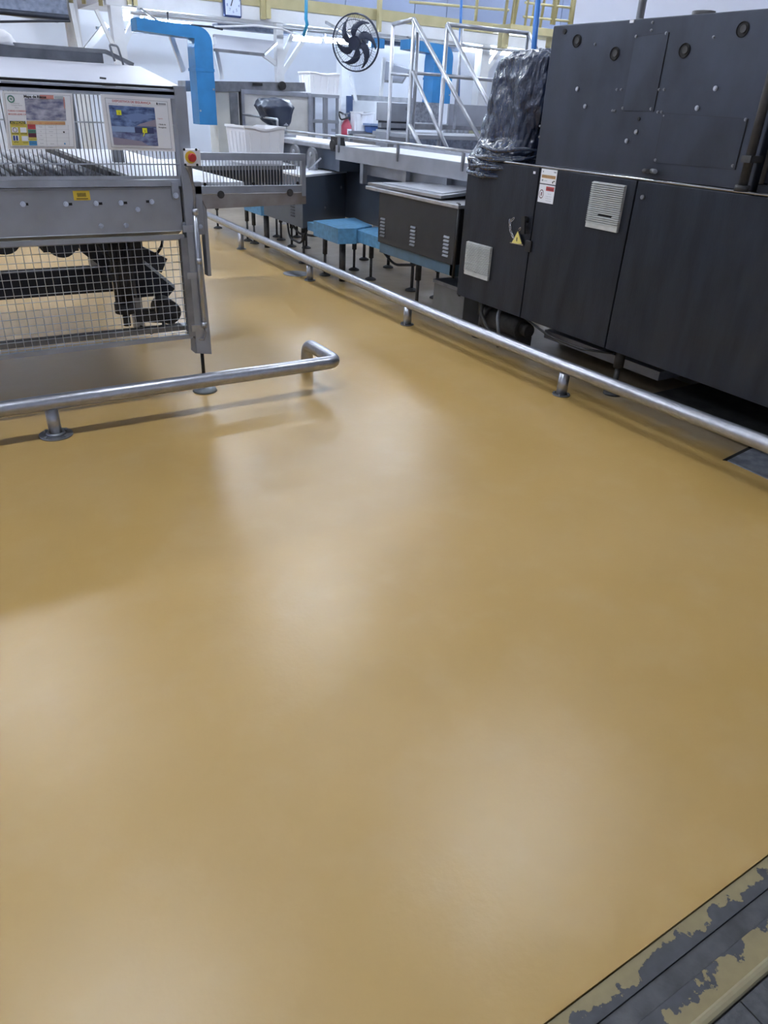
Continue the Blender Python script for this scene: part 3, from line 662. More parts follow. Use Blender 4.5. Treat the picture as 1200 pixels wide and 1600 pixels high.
R(.08, .38, .95, .60, PRINTO); T('MANTENHA A PORTA FECHADA', .5, .505, .009, PRINTK); T('SOMENTE PESSOAL AUTORIZADO', .5, .415, .0085, PRINTK)
R(.80, .80, .95, .88, PRINTN); R(.10, .76, .16, .86, PRINTN); R(.10, .15, .20, .28, PRINTN); R(.25, .19, .45, .22, PRINTN); R(.78, .08, .84, .22, PRINTK); R(.84, .20, .93, .27, PRINTK)
st2, R, T = wall_sticker('warning_sticker', 'white warning notice with red heading, lower of two on the dark door', 3.722, 3.868, 1.093, 1.201)
R(.45, .68, .96, .92, PRINTR); T('ATENÇÃO', .72, .75, .014, PRINTK)
T('Risco de', .72, .50, .009, PRINTN); T('choque elétrico', .70, .36, .009, PRINTN); T('não abra com a', .70, .24, .009, PRINTN); T('máquina ligada', .70, .12, .009, PRINTN)
q = B(); yc_, zc_ = 3.722 + .146 * .80, 1.143
for k in range(20):
    a0, a1 = k * math.pi / 10, (k + 1) * math.pi / 10
    q.quad(*[(XF - .0045, yc_ + math.cos(a) * r_, zc_ + math.sin(a) * r_ * 1.3) for a, r_ in ((a0, .017), (a1, .017), (a1, .021), (a0, .021))])
q.quad((XF - .0045, yc_ - .005, zc_ - .01), (XF - .0045, yc_ + .004, zc_ - .01), (XF - .0045, yc_ + .004, zc_ + .012), (XF - .0045, yc_ - .005, zc_ + .012))
q.make('pictogram', PRINTM, st2)
# handle, chain and triangular tag on door A
hb = B(); hb.box(XF - .014, XF, 3.863, 3.920, 0.771, 0.843, .003); hb = hb.make('door_handle', BLACK, dA)
lk = B(); c = (3.580,3.949,0.971); lk.cyl((3.6, c[1], c[2]), (3.565, c[1], c[2]), .022, 16); lk.obox((3.57, c[1], c[2] + .02), (3.57, c[1] - .015, c[2] - .09), .018, .035)
lk.make('lock_lever', BLACK, dA)
ch = thing('tag_chain', (3.590,4.084,0.818), 'small steel chain hanging beside the dark door latch', 'chain')
cp = [(3.588,4.070,0.963), (3.588,4.105,0.933), (3.588,4.099,0.905), (3.588,4.087,0.877), (3.588,4.060,0.847), (3.588,4.023,0.831)]
cp2 = [(3.586,4.005,0.889), (3.586,3.989,0.908), (3.586,3.964,0.915), (3.586,3.943,0.943)]
def chain(cp, parent, n):
    cp = [Vector(p) for p in cp]; seg = []
    L = [0]
    for a, b_ in zip(cp, cp[1:]): L.append(L[-1] + (b_ - a).length)
    def at_(t):
        for i in range(len(cp) - 1):
            if t <= L[i + 1] or i == len(cp) - 2:
                f = (t - L[i]) / (L[i + 1] - L[i]); return cp[i].lerp(cp[i + 1], f), (cp[i + 1] - cp[i]).normalized()
    for k in range(n):
        p, d = at_(L[-1] * (k + .5) / n); s_ = Vector((1, 0, 0)) if k % 2 else d.cross(Vector((1, 0, 0))).normalized()
        h = L[-1] / n * .72; pts = [p + d * h * math.cos(a) + s_ * .007 * math.sin(a) for a in [j * math.pi / 5 for j in range(10)]]
        B().tube(pts, .0026, 6, closed=True).make('link', CHROME, parent)
chain(cp, ch, 6); chain(cp2, ch, 3)
tt = thing('warning_tag', (3.585,3.988,0.811), 'yellow triangular warning tag hanging on the small chain', 'tag')
tri = [(3.583,4.007,0.901), (3.583,4.071,0.792), (3.583,3.937,0.807)]
bt_ = B(); bt_.prism([(p[1], p[2]) for p in tri], 'x', 3.583, 3.586); bt_.make('border', PRINTK, tt)
cc = Vector((3.5825, sum(p[1] for p in tri) / 3, sum(p[2] for p in tri) / 3))
q = B(); q.prism([(cc.y + (p[1] - cc.y) * .8, cc.z + (p[2] - cc.z) * .8) for p in tri], 'x', 3.582, 3.583); q.make('yellow_face', mat('tag_yellow', (.75, .66, .20), 0, .4), tt)
B().box(3.5812, 3.582, cc.y - .004, cc.y + .004, cc.z - .012, cc.z + .014).make('exclamation_mark', PRINTK, tt)
B().obox((3.582,4.072,0.803), (3.582,3.936,0.807), .003, .004).make('lower_edge', CHROME, tt)
B().box(XF - .003, XF, 3.925, 3.945, 1.255, 1.270).make('white_tag', PRINTW, dA)
c = (3.600,3.007,1.214); kb = B(); kb.cyl((XF + .001, c[1], c[2]), (XF - .012, c[1], c[2]), .012, 12); kb.make('keyhole', STEELD, dC)
# underside: legs, dark plinth, pan, cable and pump
un = B(); un.box(4.35, 4.8, .6, 4.2, .02, .36); un.make('plinth', GRIME, rm)
B().box(3.75, 4.7, .5, 2.75, .04, .10).make('drip_pan', GRIME, rm)
def foot_leg(x, y, z1, parent, r=.02, rp=.06, m_=GRIME):
    b = B(); b.cyl((x, y, z1 - (z1 * .45)), (x, y, z1), r * 1.25, 12); b.cyl((x, y, .02), (x, y, z1 * .6), r * .7, 10); b.tube([(x, y, 0), (x, y, .012), (x, y, .028)], [rp, rp * .95, rp * .4], 18)
    return b.make('leg', m_, parent)
foot_leg(3.739, 3.046, .33, rm, .026, .065); foot_leg(3.75, 4.5, .33, rm, .024, .06); foot_leg(3.75, 1.2, .33, rm, .024, .06)
pu = B(); pu.cyl((3.80, 4.05, .17), (3.80, 4.40, .17), .085, 18); pu.cyl((3.80, 4.40, .17), (3.80, 4.46, .17), .10, 18); pu.box(3.72, 3.90, 4.05, 4.35, .02, .10); pu.cyl((3.80, 3.98, .17), (3.80, 4.05, .17), .05, 14)
pu.make('pump', GRIME, rm)
B().tube(bend([(3.70, 4.42, .34), (3.67, 4.42, .22), (3.68, 4.30, .10), (3.75, 4.25, .08)], .04, 4), .016, 10).make('hose', GRIME, rm)
B().tube(bend([(3.70, 4.22, .33), (3.66, 4.20, .24), (3.66, 4.16, .12), (3.66, 4.15, .02)], .03, 4), .014, 10).make('hose', STEELD, rm)
B().tube([(3.62, 3.86, .32), (3.62, 3.6, .26), (3.64, 3.3, .245), (3.70, 3.08, .27)], .008, 8).make('hose', BLACK, rm)
B().box(3.98, 4.30, 2.9, 4.0, .10, .16).make('lit_patch', mat('lit_patch_tone', (.36, .38, .45), .3, .5, var=.3), rm)  # pale slab paints in the patch of light under the machine

# covered control head: black polythene bag ------------------------------------
def loft(rings, m_, name, seg=72, amp=.02, fs=9.0, label=None, cat=None, parent=None, sub=5, xform=None, seed=0):
    """rings: (z,cx,cy,rx,ry,pow) from bottom to top"""
    b = B(); R_ = []
    N_ = (len(rings) - 1) * sub
    for i in range(N_ + 1):
        t = i / sub; k = min(int(t), len(rings) - 2); f = t - k; f = f * f * (3 - 2 * f) * .5 + f * .5
        z, cx, cy, rx, ry, pw = [rings[k][j] * (1 - f) + rings[k + 1][j] * f for j in range(6)]
        row = []
        for s_ in range(seg):
            a = 2 * math.pi * s_ / seg; ca, sa = math.cos(a), math.sin(a)
            x = cx + rx * math.copysign(abs(ca) ** pw, ca); y = cy + ry * math.copysign(abs(sa) ** pw, sa)
            p = Vector((x, y, z)); d = Vector((ca, sa, 0))
            q_ = Vector((p.x * fs, p.y * fs, p.z * fs * .45 + seed))
            nv = noise.noise(q_) + .55 * (1 - abs(noise.noise(q_ * 2.3)) * 4) * .35 + .3 * noise.noise(q_ * 5)
            p += d * amp * nv + Vector((0, 0, amp * .6 * noise.noise(q_ * 1.7 + Vector((5, 5, 5)))))
            row.append(b.bm.verts.new(p))
        R_.append(row)
    for i in range(N_):
        for s_ in range(seg):
            f = b.bm.faces.new((R_[i][s_], R_[i][(s_ + 1) % seg], R_[i + 1][(s_ + 1) % seg], R_[i + 1][s_])); f.smooth = True
    b.bm.faces.new(R_[-1]); b.bm.faces.new(R_[0][::-1])
    return b.make(name, m_, parent, label=label, cat=cat)
loft([(1.155, 3.74, 4.46, .10, .12, .9), (1.20, 3.77, 4.50, .19, .24, .9), (1.29, 3.80, 4.52, .23, .30, .9), (1.36, 3.82, 4.45, .20, .29, .85), (1.44, 3.85, 4.45, .17, .30, .8), (1.60, 3.85, 4.43, .17, .31, .75),
      (1.80, 3.85, 4.40, .17, .30, .72), (1.92, 3.86, 4.37, .16, .26, .75), (1.965, 3.87, 4.32, .12, .20, .8), (1.975, 3.87, 4.30, .04, .08, 1)],
     BAGM, 'plastic_cover', 130, .030, 9.5, 'crumpled glossy black polythene bag wrapped over a control head on the dark cabinet', 'plastic bag', sub=9)
# tied folds round the skirt of the bag
bg = bpy.data.objects['plastic_cover']
for k in range(7):
    zz = 1.22 + k * .028; pts = []
    for j in range(14):
        a = math.pi * (.55 + j * .075); rr = 1.0 + .05 * noise.noise(Vector((j * .6, k * 3.1, 0)))
        pts.append((3.80 + .235 * rr * math.cos(a), 4.50 + .30 * rr * math.sin(a) - .02 * k, zz - .05 * math.sin((j / 13) * math.pi) * (1 if k % 2 else .2) + .03 * noise.noise(Vector((j * .35, k, 3)))))
    B().tube(pts, [.004 + .011 * math.sin(math.pi * (j + .5) / 14) for j in range(14)], 8).make('fold', BAGM, bg)

# grey junction box on the floor under the line
gb = B(); gb.box(3.78, 4.25, 4.78, 5.22, .0, .285, .004); gb = gb.make('floor_box', mat('dull_box', (.20, .20, .205), .4, .5, var=.25), None, label='plain grey steel box on the floor between the dark cabinets', cat='box')
B().box(3.77, 4.26, 4.77, 5.23, .285, .315, .003).make('lid', STEELD, gb)

# ================================================================ LINE OF CABINETS AND DRIVES
def louvers(parent, x, yc, zc, n=6, w_=.075, h=.028, m_=None):
    f0 = None
    for k in range(n):
        z = zc + (n - 1) / 2 * h - k * h
        if f0 is None:
            f0 = B().prism([(x + .001, z - .007), (x - .009, z - .008), (x - .001, z + .008), (x + .001, z + .008)], 'y', yc - w_ / 2, yc + w_ / 2).make('louver', m_ or mat('louver_grey', (.14, .145, .16), .5, .4), parent); o_ = ORG[f0.name].copy() - Vector((0, 0, z))
        else: dup(f0, o_ + Vector((0, 0, z)), parent)
ca = thing('drive_cabinet', (3.95, 5.3, 0), 'dark louvred cabinet with raised stainless lid before the tall dark door', 'cabinet')
cb_ = B(); cb_.box(3.60, 4.28, 4.745, 5.895, .525, .945, .003); cb_ = cb_.make('body', mat('cabinet_graphite', (.034, .037, .045), .35, .45, var=.2, bump=.05), ca)
for px, py in ((638, 352), (645,369), (699,386)): pass
louvers(cb_, 3.60, 5.817, 0.659); louvers(cb_, 3.60, 5.329, 0.657); louvers(cb_, 3.60, 4.847, 0.652)
tp = B(); tp.box(3.575, 4.33, 4.70, 6.10, .945, .972, .004); tp.make('top_sheet', mat('worn_top', (.50, .51, .55), .6, .35, var=.3, vscale=10), ca)
ld = B()  # propped lid
lo4 = [(3.61, 4.98, .985), (3.61, 6.12, .975), (4.30, 6.12, .975), (4.30, 5.05, 1.03)]
ld.hull8([Vector(p) for p in lo4] + [Vector(p) + Vector((0, 0, .022)) for p in lo4]); ld = ld.make('lid', STEEL, ca)
ld2 = B(); i4 = [(3.70, 5.08, 1.008), (3.70, 6.02, 1.0), (4.22, 6.02, 1.0), (4.22, 5.12, 1.050)]
ld2.hull8([Vector(p) for p in i4] + [Vector(p) + Vector((0, 0, .006)) for p in i4]); ld2.make('lid_panel', mat('bright_sheet', (.60, .62, .68), .6, .3), ld)
B().tube(bend([(4.12, 5.10, 1.05), (4.10, 5.08, 1.09), (4.22, 5.0, 1.09), (4.22, 5.02, 1.05)], .02, 4), .007, 8).make('handle', STEEL, ld)
c = (3.658,4.814,0.975); B().cyl((c[0], c[1], .970), (c[0], c[1], .975), .014, 14).make('hole', SEAM, ca)
bf = B(); bf.box(3.62, 3.70, 4.74, 5.89, .435, .525).box(4.2, 4.28, 4.74, 5.89, .435, .525).box(3.62, 4.28, 4.74, 4.80, .435, .525); bf.make('base_frame', mat('blue_grey', (.08, .15, .22), 0, .5, var=.3), ca)
B().cyl((3.60, 4.72, .43), (3.60, 4.72, .98), .012, 10).make('edge_cable', BLACK, ca)
for x, y in ((4.15, 6.11), (4.2, 4.9), (3.80, 5.50), (4.384, 6.845), (3.80, 4.85)): 
    if (x, y) == (4.384, 6.845): x, y = 4.2, 5.75
    foot_leg(x, y, .45, ca, .022, .065)
# blue drive 1
def blue_drive(off, lab):
    t = thing('blue_drive_box', Vector((3.75, 6.9, 0)) + off, lab, 'gearbox housing', 'blue drive housings under the line')
    b = B(); b.prism([(3.595, 6.645), (3.78, 6.61), (4.05, 6.75), (4.15, 7.30), (3.60, 7.20)], 'z', .385, .53)
    bmesh.ops.translate(b.bm, vec=off, verts=b.bm.verts); b.make('housing', BLUEM, t)
    b = B(); b.hull8([Vector(p) for p in ((3.80, 5.93, .40), (4.15, 5.93, .40), (4.1, 6.75, .40), (3.80, 6.66, .40), (3.80, 5.93, .50), (4.15, 5.93, .50), (4.1, 6.75, .515), (3.80, 6.66, .515))])
    bmesh.ops.translate(b.bm, vec=off, verts=b.bm.verts); b.make('arm_cover', BLUEM, t)
    b = B(); b.box(3.60, 3.80, 7.2, 7.34, .42, .50); bmesh.ops.translate(b.bm, vec=off, verts=b.bm.verts); b.make('bracket', BLUEM, t)
    ps = B(); ps.cyl((3.70, 6.74, .0), (3.70, 6.74, .39), .033, 14); bmesh.ops.translate(ps.bm, vec=off, verts=ps.bm.verts); ps.make('leg', GRIME, t)
    for x, y in ((3.66, 7.05), (4.1, 7.2), (4.02, 6.70)): foot_leg(x + off.x, y + off.y, .40, t, .02, .06)
    return t
blue_drive(Vector((0, 0, 0)), 'blue painted drive housing with arm, beside the graphite louvred cabinet')
blue_drive(Vector((0.05, 2.05, 0)), 'farther blue drive housing, partly hidden under the end guard')
# angled big cabinet
cc_ = thing('angled_cabinet', (4.0, 8.1, 0), 'large dark blue-grey cabinet with white top and angled face behind the blue drive', 'cabinet')
DBL = mat('slate_panel', (.10, .122, .165), .3, .42, var=.2, vscale=2)
poly = [(3.56, 7.37), (4.37, 7.905), (4.37, 8.75), (3.58, 8.45)]
b = B(); b.prism(poly, 'z', .43, .925); b = b.make('body', DBL, cc_)
louvers(b, 3.565, 7.62, .60, 6, .10, .03, DARK)
B().prism([(3.55, 7.365), (4.37, 7.885), (4.37, 8.5), (4.10, 8.62), (3.57, 8.10)], 'z', .925, .945).make('top_sheet', BELT, cc_)
bolts(b, [(4.176,7.660,0.796), (3.946,7.600,0.597)], .012, Vector((.55, -.83, 0)), m=STEELD)
for x, y in ((3.75, 7.75), (4.2, 8.6)): foot_leg(x, y, .44, cc_, .02, .06)
B().tube(bend([(3.60, 7.85, .44), (3.60, 7.80, .27), (3.60, 7.50, .25), (3.62, 7.36, .45)], .08, 5), .012, 8).make('cable', BLACK, cc_)
B().tube(bend([(3.62, 7.80, .44), (3.66, 7.70, .33), (3.66, 7.3, .36), (3.75, 7.1, .40)], .08, 5), .012, 8).make('cable', BLACK, cc_)
B().tube(bend([(4.0, 6.6, .40), (4.05, 6.3, .22), (4.1, 5.95, .28), (4.1, 5.85, .44)], .08, 5), .013, 8).make('cable', BLACK, cc_)
# third cabinet farther up the line
cd_ = thing('far_cabinet', (4.0, 9.9, 0), 'farthest low dark cabinet of the line under the end guard', 'cabinet')
b = B(); b.box(3.60, 4.3, 9.2, 10.6, .44, .92, .003).make('body', DBL, cd_)
for x, y in ((3.7, 9.3), (4.2, 9.5), (3.7, 10.4)): foot_leg(x, y, .44, cd_, .02, .06)

# ================================================================ MAIN STAINLESS CONVEYOR
mc = thing('belt_conveyor', (4.3, 6.2, 0), 'long stainless belt conveyor with side rail above the dark cabinets', 'conveyor')
B().box(4.0, 4.02, 4.68, 7.47, 1.09, 1.225, .002).make('side_plate', STEELP, mc)
B().box(4.02, 4.72, 4.68, 7.5, 1.19, 1.212).make('belt', BELT, mc)
B().box(4.72, 4.74, 4.68, 7.47, 1.10, 1.24).make('side_plate', STEELP, mc)
B().box(4.12, 4.14, 4.7, 7.15, .98, 1.09).make('lower_plate', STEELP, mc)
B().box(4.375, 4.42, 4.7, 7.95, .45, 1.09).make('back_panel', DBL, mc)
rl = B(); rl.tube([(4.0, 4.65, 1.31), (4.0, 7.46, 1.315)], .013, 12); rl = rl.make('side_rail', STEEL, mc)
for y in (5.25, 6.25, 7.40):
    B().box(3.99, 4.012, y - .012, y + .012, 1.16, 1.305).make('rail_post', STEELD, mc)
for y in (5.55, 7.0, 6.2): B().box(4.05, 4.10, y - .03, y + .03, .90, 1.10).make('bracket', STEELP, mc)
n0 = None
for y in (5.35, 5.48, 5.85, 5.98, 6.35, 6.48, 6.88, 7.0):
    if n0 is None:
        q = B(); q.bm.faces.new([q.bm.verts.new((4.055 + .030 * math.cos(a), y + .055 * math.sin(a), 1.2135)) for a in [k * math.pi / 8 for k in range(16)]]); n0 = q.make('belt_notch', GRIME, mc); o_ = ORG[n0.name].copy() - Vector((0, y, 0))
    else: dup(n0, o_ + Vector((0, y, 0)), mc)
for x, y in ((4.55, 7.2), (4.65, 4.8)): foot_leg(x, y, 1.1, mc, .025, .06)
# second conveyor section (narrow, lower) with drive plates
m2 = thing('transfer_conveyor', (4.3, 8.9, 0), 'narrower stainless transfer conveyor with rounded drive plates, beyond the long belt', 'conveyor')
B().box(4.06, 4.10, 7.62, 9.6, 1.17, 1.21).make('side_frame', STEEL, m2)
B().box(4.10, 4.60, 7.55, 9.8, 1.20, 1.22).make('belt', BELT, m2)
B().tube([(4.06, 7.55, 1.30), (4.06, 9.2, 1.30), (4.12, 9.25, 1.20)], .012, 10).make('side_rail', STEEL, m2)
pk = B(); pk.box(4.02, 4.12, 7.50, 7.62, 1.16, 1.30); pk.cyl((4.0, 7.56, 1.22), (4.14, 7.56, 1.22), .05, 14); pk.make('end_bearing', BLACK, m2)
for y in (8.05, 8.50):
    a = [(y - .11, .95), (y - .11, 1.08)] + [(y - .11 * math.cos(t_), 1.08 + .09 * math.sin(t_)) for t_ in [k * math.pi / 8 for k in range(1, 8)]] + [(y + .11, 1.08), (y + .11, .95)]
    dp = B().prism(a, 'x', 4.00, 4.03).make('drive_plate', STEELD, m2)
    B().cyl((3.985, y, 1.10), (4.0, y, 1.10), .022, 12).make('plate_boss', STEEL, dp)
B().tube(bend([(3.97, 7.75, 1.08), (3.93, 7.85, 1.0), (3.95, 8.0, .95)], .03, 4), .010, 8).make('lever', STEEL, m2)
B().box(4.12, 4.5, 7.6, 9.6, .96, 1.16).make('under_body', DBL, m2)
g2 = B(); g2.tube(bend([(4.05, 10.2, 1.27), (4.05, 10.2, 1.43), (4.05, 9.05, 1.41), (4.05, 9.05, 1.10)], .02, 3), .014, 10); g2.make('side_rail', STEEL, m2)
B().box(4.06, 4.3, 9.06, 9.5, 1.02, 1.25).make('side_cover', STEELP, m2)
for x, y in ((4.52, 7.7), (4.45, 9.4)): foot_leg(x, y, 1.0, m2, .025, .06)

# small covered head on pedestal
ph = B(); ph.cyl((4.25, 9.35, 1.2), (4.25, 9.35, 1.36), .06, 16); ph.box(4.15, 4.36, 9.25, 9.45, 1.2, 1.24); ph.cyl((4.25, 9.35, 1.34), (4.25, 9.35, 1.37), .09, 18)
ph = ph.make('pedestal', STEELP, None, label='steel pedestal on the conveyor carrying the small covered head', cat='pedestal')
loft([(1.33, 4.22, 9.4, .11, .13, .8), (1.42, 4.20, 9.45, .17, .20, .7), (1.54, 4.20, 9.46, .22, .24, .65), (1.61, 4.20, 9.46, .17, .20, .7), (1.635, 4.2, 9.46, .04, .05, 1)], BAGS, 'head_cover', 48, .035, 7,
     'small matt black plastic cover tied over a sensor head on the conveyor', 'plastic cover', sub=5, seed=9)

# ================================================================ CRATES
def crate(name, c, sx_, sy_, h, label, rot=0.0, grp=None):
    t = thing(name, c, label, 'crate', grp); cx, cy, cz = c
    def W(x, y, z): v = Matrix.Rotation(rot, 3, 'Z') @ Vector((x, y, 0)); return Vector((cx + v.x, cy + v.y, cz + z))
    b = B(); tpz = h; f = .90
    lo_ = [(-sx_ * f / 2, -sy_ * f / 2), (sx_ * f / 2, -sy_ * f / 2), (sx_ * f / 2, sy_ * f / 2), (-sx_ * f / 2, sy_ * f / 2)]
    hi_ = [(-sx_ / 2, -sy_ / 2), (sx_ / 2, -sy_ / 2), (sx_ / 2, sy_ / 2), (-sx_ / 2, sy_ / 2)]
    tk = .008
    for i in range(4):
        j = (i + 1) % 4; n = 12
        for k in range(n):
            u0, u1 = k / n, (k + 1) / n
            def dip(u): return h - (.022 * h / .3) * max(0, math.sin(math.pi * min(1, max(0, (u - .2) / .6)))) * (1 if i in (0, 2) else .0)
            a0 = Vector(lo_[i]).lerp(Vector(lo_[j]), u0); a1 = Vector(lo_[i]).lerp(Vector(lo_[j]), u1); b0 = Vector(hi_[i]).lerp(Vector(hi_[j]), u0); b1 = Vector(hi_[i]).lerp(Vector(hi_[j]), u1)
            b.quad(W(a0.x, a0.y, 0), W(a1.x, a1.y, 0), W(b1.x, b1.y, dip(u1)), W(b0.x, b0.y, dip(u0)))
            b.quad(W(a0.x * .95, a0.y * .95, 0.01), W(b0.x * .95, b0.y * .95, dip(u0)), W(b1.x * .95, b1.y * .95, dip(u1)), W(a1.x * .95, a1.y * .95, .01))
            b.quad(W(b0.x, b0.y, dip(u0)), W(b1.x, b1.y, dip(u1)), W(b1.x * .95, b1.y * .95, dip(u1)), W(b0.x * .95, b0.y * .95, dip(u0)))
    b.quad(*[W(x, y, 0.002) for x, y in lo_]); b.quad(*[W(x * .95, y * .95, .012) for x, y in lo_])
    bmesh.ops.remove_doubles(b.bm, verts=b.bm.verts, dist=.0005)
    b.make('body', WHITEP, t)
    rim = B()
    for i in range(4):
        j = (i + 1) % 4
        def dip(u): return h - (.022 * h / .3) * max(0, math.sin(math.pi * min(1, max(0, (u - .2) / .6)))) * (1 if i in (0, 2) else .0)
        for k in range(10):
            u0, u1 = k / 10, (k + 1) / 10; b0 = Vector(hi_[i]).lerp(Vector(hi_[j]), u0) * 1.015; b1 = Vector(hi_[i]).lerp(Vector(hi_[j]), u1) * 1.015
            rim.obox(W(b0.x, b0.y, dip(u0) - .008), W(b1.x, b1.y, dip(u1) - .008), .014, .018)
    rim.make('rim', WHITEP, t)
    for i in range(4):
        j = (i + 1) % 4; n = 5 if i % 2 else 4
        for k in range(n):
            u = (k + .5) / n; a = Vector(lo_[i]).lerp(Vector(lo_[j]), u); c_ = Vector(hi_[i]).lerp(Vector(hi_[j]), u); c_ = a.lerp(c_, .84)
            B().obox(W(a.x * 1.0, a.y * 1.0, .01), W(c_.x * 1.0, c_.y * 1.0, h * .84), .012, .012, up=(a.x, a.y, 0)).make('rib', WHITEP, t)
    return t
crate('plastic_crate', (2.93, 7.05, 1.085), .42, .36, .31, 'white ribbed plastic crate standing just behind the end guard', 0.12)
# table the crate stands on
B().prism([(1.72, 6.6), (3.2, 6.75), (3.25, 7.4), (1.72, 7.4)], 'z', 1.05, 1.085).make('discharge_table', STEELD, lm)
B().prism([(1.72, 6.9), (3.15, 6.95), (3.15, 7.3), (1.72, 7.3)], 'z', .86, 1.05).make('table_apron', DBL, lm)
st_ = thing('crate_stand', (5.55, 10.9, 0), 'open steel stand holding a white crate in front of the white column', 'stand')
X0, X1 = 5.373, 5.804
for x in (X0, X1, (X0 + X1) / 2):
    for y in (10.8, 11.15): B().box(x - .018, x + .018, y - .018, y + .018, 0, 1.695).make('leg', STEELP, st_)
for z in (1.695, 1.365, .5): B().box(X0 - .02, X1 + .02, 10.77, 11.18, z - .02, z + .02).make('shelf_frame', STEELP, st_)
zc = 1.695 + .02
crate('plastic_crate', ((X0 + X1) / 2, 10.97, zc), (X1 - X0) * 1.12, .38, 1.990 - zc, 'white plastic crate standing on the open steel stand')
c = (6.639,11.400,1.237); crate('plastic_crate', (c[0], 11.6, c[2]), .38, .34, 1.509 - c[2], 'white crate low behind the red fire extinguisher')
lt = thing('low_table', (c[0], 11.6, 0), 'white low table at the back under the farthest crate', 'table')
B().box(c[0] - .3, c[0] + .9, 11.35, 12.0, c[2] - .04, c[2]).make('top', STEELP, lt)
for x in (c[0] - .25, c[0] + .85): B().box(x - .03, x + .03, 11.4, 11.46, 0, c[2] - .04).make('leg', STEELP, lt)

# ================================================================ BACKGROUND MACHINES
# steel hooded machine behind
hm = thing('steaming_cabinet', (4.6, 10.3, 0), 'wide stainless cabinet with framed milky door and sloped lid at the back', 'machine')
ya = 10.15
B().hull8([(3.307,10.150,1.655), (4.973,10.150,1.730), (4.973,10.150,1.730)[:1] + (10.46, 1.730), (3.307,10.150,1.655)[:1] + (10.46, 1.655), (3.318,10.150,1.772), (4.955,10.150,1.833), (4.955,10.150,1.833)[:1] + (10.46, 1.833), (3.318,10.150,1.772)[:1] + (10.46, 1.772)]).make('lid', STEELD, hm)
zt = 1.710
x0, x1, x2 = 3.704, 4.033, 5.040
B().box(x0, x1 - .02, ya + .02, 10.46, .6, zt).make('body', CREAM, hm)
B().box(x1 - .15, x1 - .04, ya + .005, ya + .02, 1.3, zt - .04).make('dark_slot', STEELD, hm)
fx = B(); 
for a, c in (((x1, zt - .02), (x2, zt - .02)), ((x1 + .02, 1.25), (x1 + .02, zt)), ((x2 - .02, 1.10), (x2 - .02, zt)), ((x1, 1.13), (x2, 1.13))): fx.obox((a[0], ya, a[1]), (c[0], ya, c[1]), .04, .05)
dfr = fx.make('door_frame', STEEL, hm); B().box(x1 + .03, x2 - .04, ya + .005, ya + .02, 1.14, zt - .04).make('milky_door', GLASSM, hm)
B().box(x1, x2, ya + .03, 10.46, .6, zt).make('body', STEELD, hm)
c = (4.494,10.140,1.561); B().box(c[0] - .05, c[0] + .05, 10.135, 10.15, c[2] - .04, c[2] + .035).make('notice', PRINTW, hm)
B().box(c[0] - .04, c[0] + .04, 10.132, 10.135, c[2] + .01, c[2] + .03).make('notice_band', PRINTP, hm)
c = (4.267,10.140,1.785); B().box(c[0] - .06, c[0] + .06, 10.11, 10.15, c[2] - .02, c[2] + .01).make('latch', BLACK, hm)
c = (4.611,10.140,1.780); B().cyl((c[0], 10.10, c[2]), (c[0], 10.15, c[2]), .05, 12).make('latch', BLACK, hm)
# fan --------------------------------------------------------------------------
FC = Vector((5.083,9.000,2.253)); fn = thing('wall_fan', FC, 'round black caged industrial fan hung below the mezzanine beam', 'fan')
nrm = (Vector((0, 0, 1.6)) - FC); nrm = (Matrix.Rotation(-.35, 3, 'Z') @ Vector((nrm.x, nrm.y, 0))).normalized(); nrm = (nrm + Vector((0, 0, -.12))).normalized()
ux = nrm.cross(Vector((0, 0, 1))).normalized(); uy = ux.cross(nrm).normalized(); RF = .295
FB = mat('fan_black', (.012, .02, .05), 0, .4)
def FP(r, a, d=0): return FC + ux * r * math.cos(a) + uy * r * math.sin(a) + nrm * d
cg = B()
for r, d in ((RF, 0), (RF * .99, .02), (RF * .8, .06), (RF * .5, .08), (RF * .22, .085)): cg.tube([FP(r, k * math.pi / 20, d) for k in range(40)], .004 if r < RF * .95 else .008, 6, closed=True)
cg = cg.make('cage', FB, fn)
sp = B()
for k in range(60):
    a = k * math.pi / 30; sp.tube([FP(RF * .22, a, .085), FP(RF * .6, a + .06, .078), FP(RF * .85, a + .1, .055), FP(RF, a + .12, .0)], .0013, 4)
for k in range(30):
    a = k * math.pi / 15; sp.tube([FP(RF * .1, a, -.09), FP(RF * .75, a, -.08), FP(RF, a, .0)], .0013, 4)
sp = sp.make('cage_wires', FB, fn, kind='stuff')
B().cyl(FC - nrm * .02, FC + nrm * .05, .075, 20).make('hub', FB, fn)
B().cyl(FC - nrm * .20, FC - nrm * .06, .07, 16).make('motor', FB, fn)
for k in range(6):
    a0 = .25 + k * math.pi / 3; b = B(); rows = []
    for i in range(9):
        t = i / 8; r = .05 + t * (RF * .9 - .05); a = a0 + 1.0 * t * t; wd_ = .55 * (1 - t) + .10 + .32 * math.sin(math.pi * t)
        rows.append([b.bm.verts.new(FP(r, a + wd_ * (s_ - .5) * (.9), .025 * (s_ - .5) + .01)) for s_ in (0, .33, .66, 1)])
    for i in range(8):
        for s_ in range(3): f = b.bm.faces.new((rows[i][s_], rows[i][s_ + 1], rows[i + 1][s_ + 1], rows[i + 1][s_])); f.smooth = True
    o = b.make('blade', FB, fn); md = o.modifiers.new('thick', 'SOLIDIFY'); md.thickness = .004
B().obox(FC - nrm * .15, Vector((FC.x + .35, 10.45, 2.56)), .03, .03).make('mounting_arm', STEELD, fn)
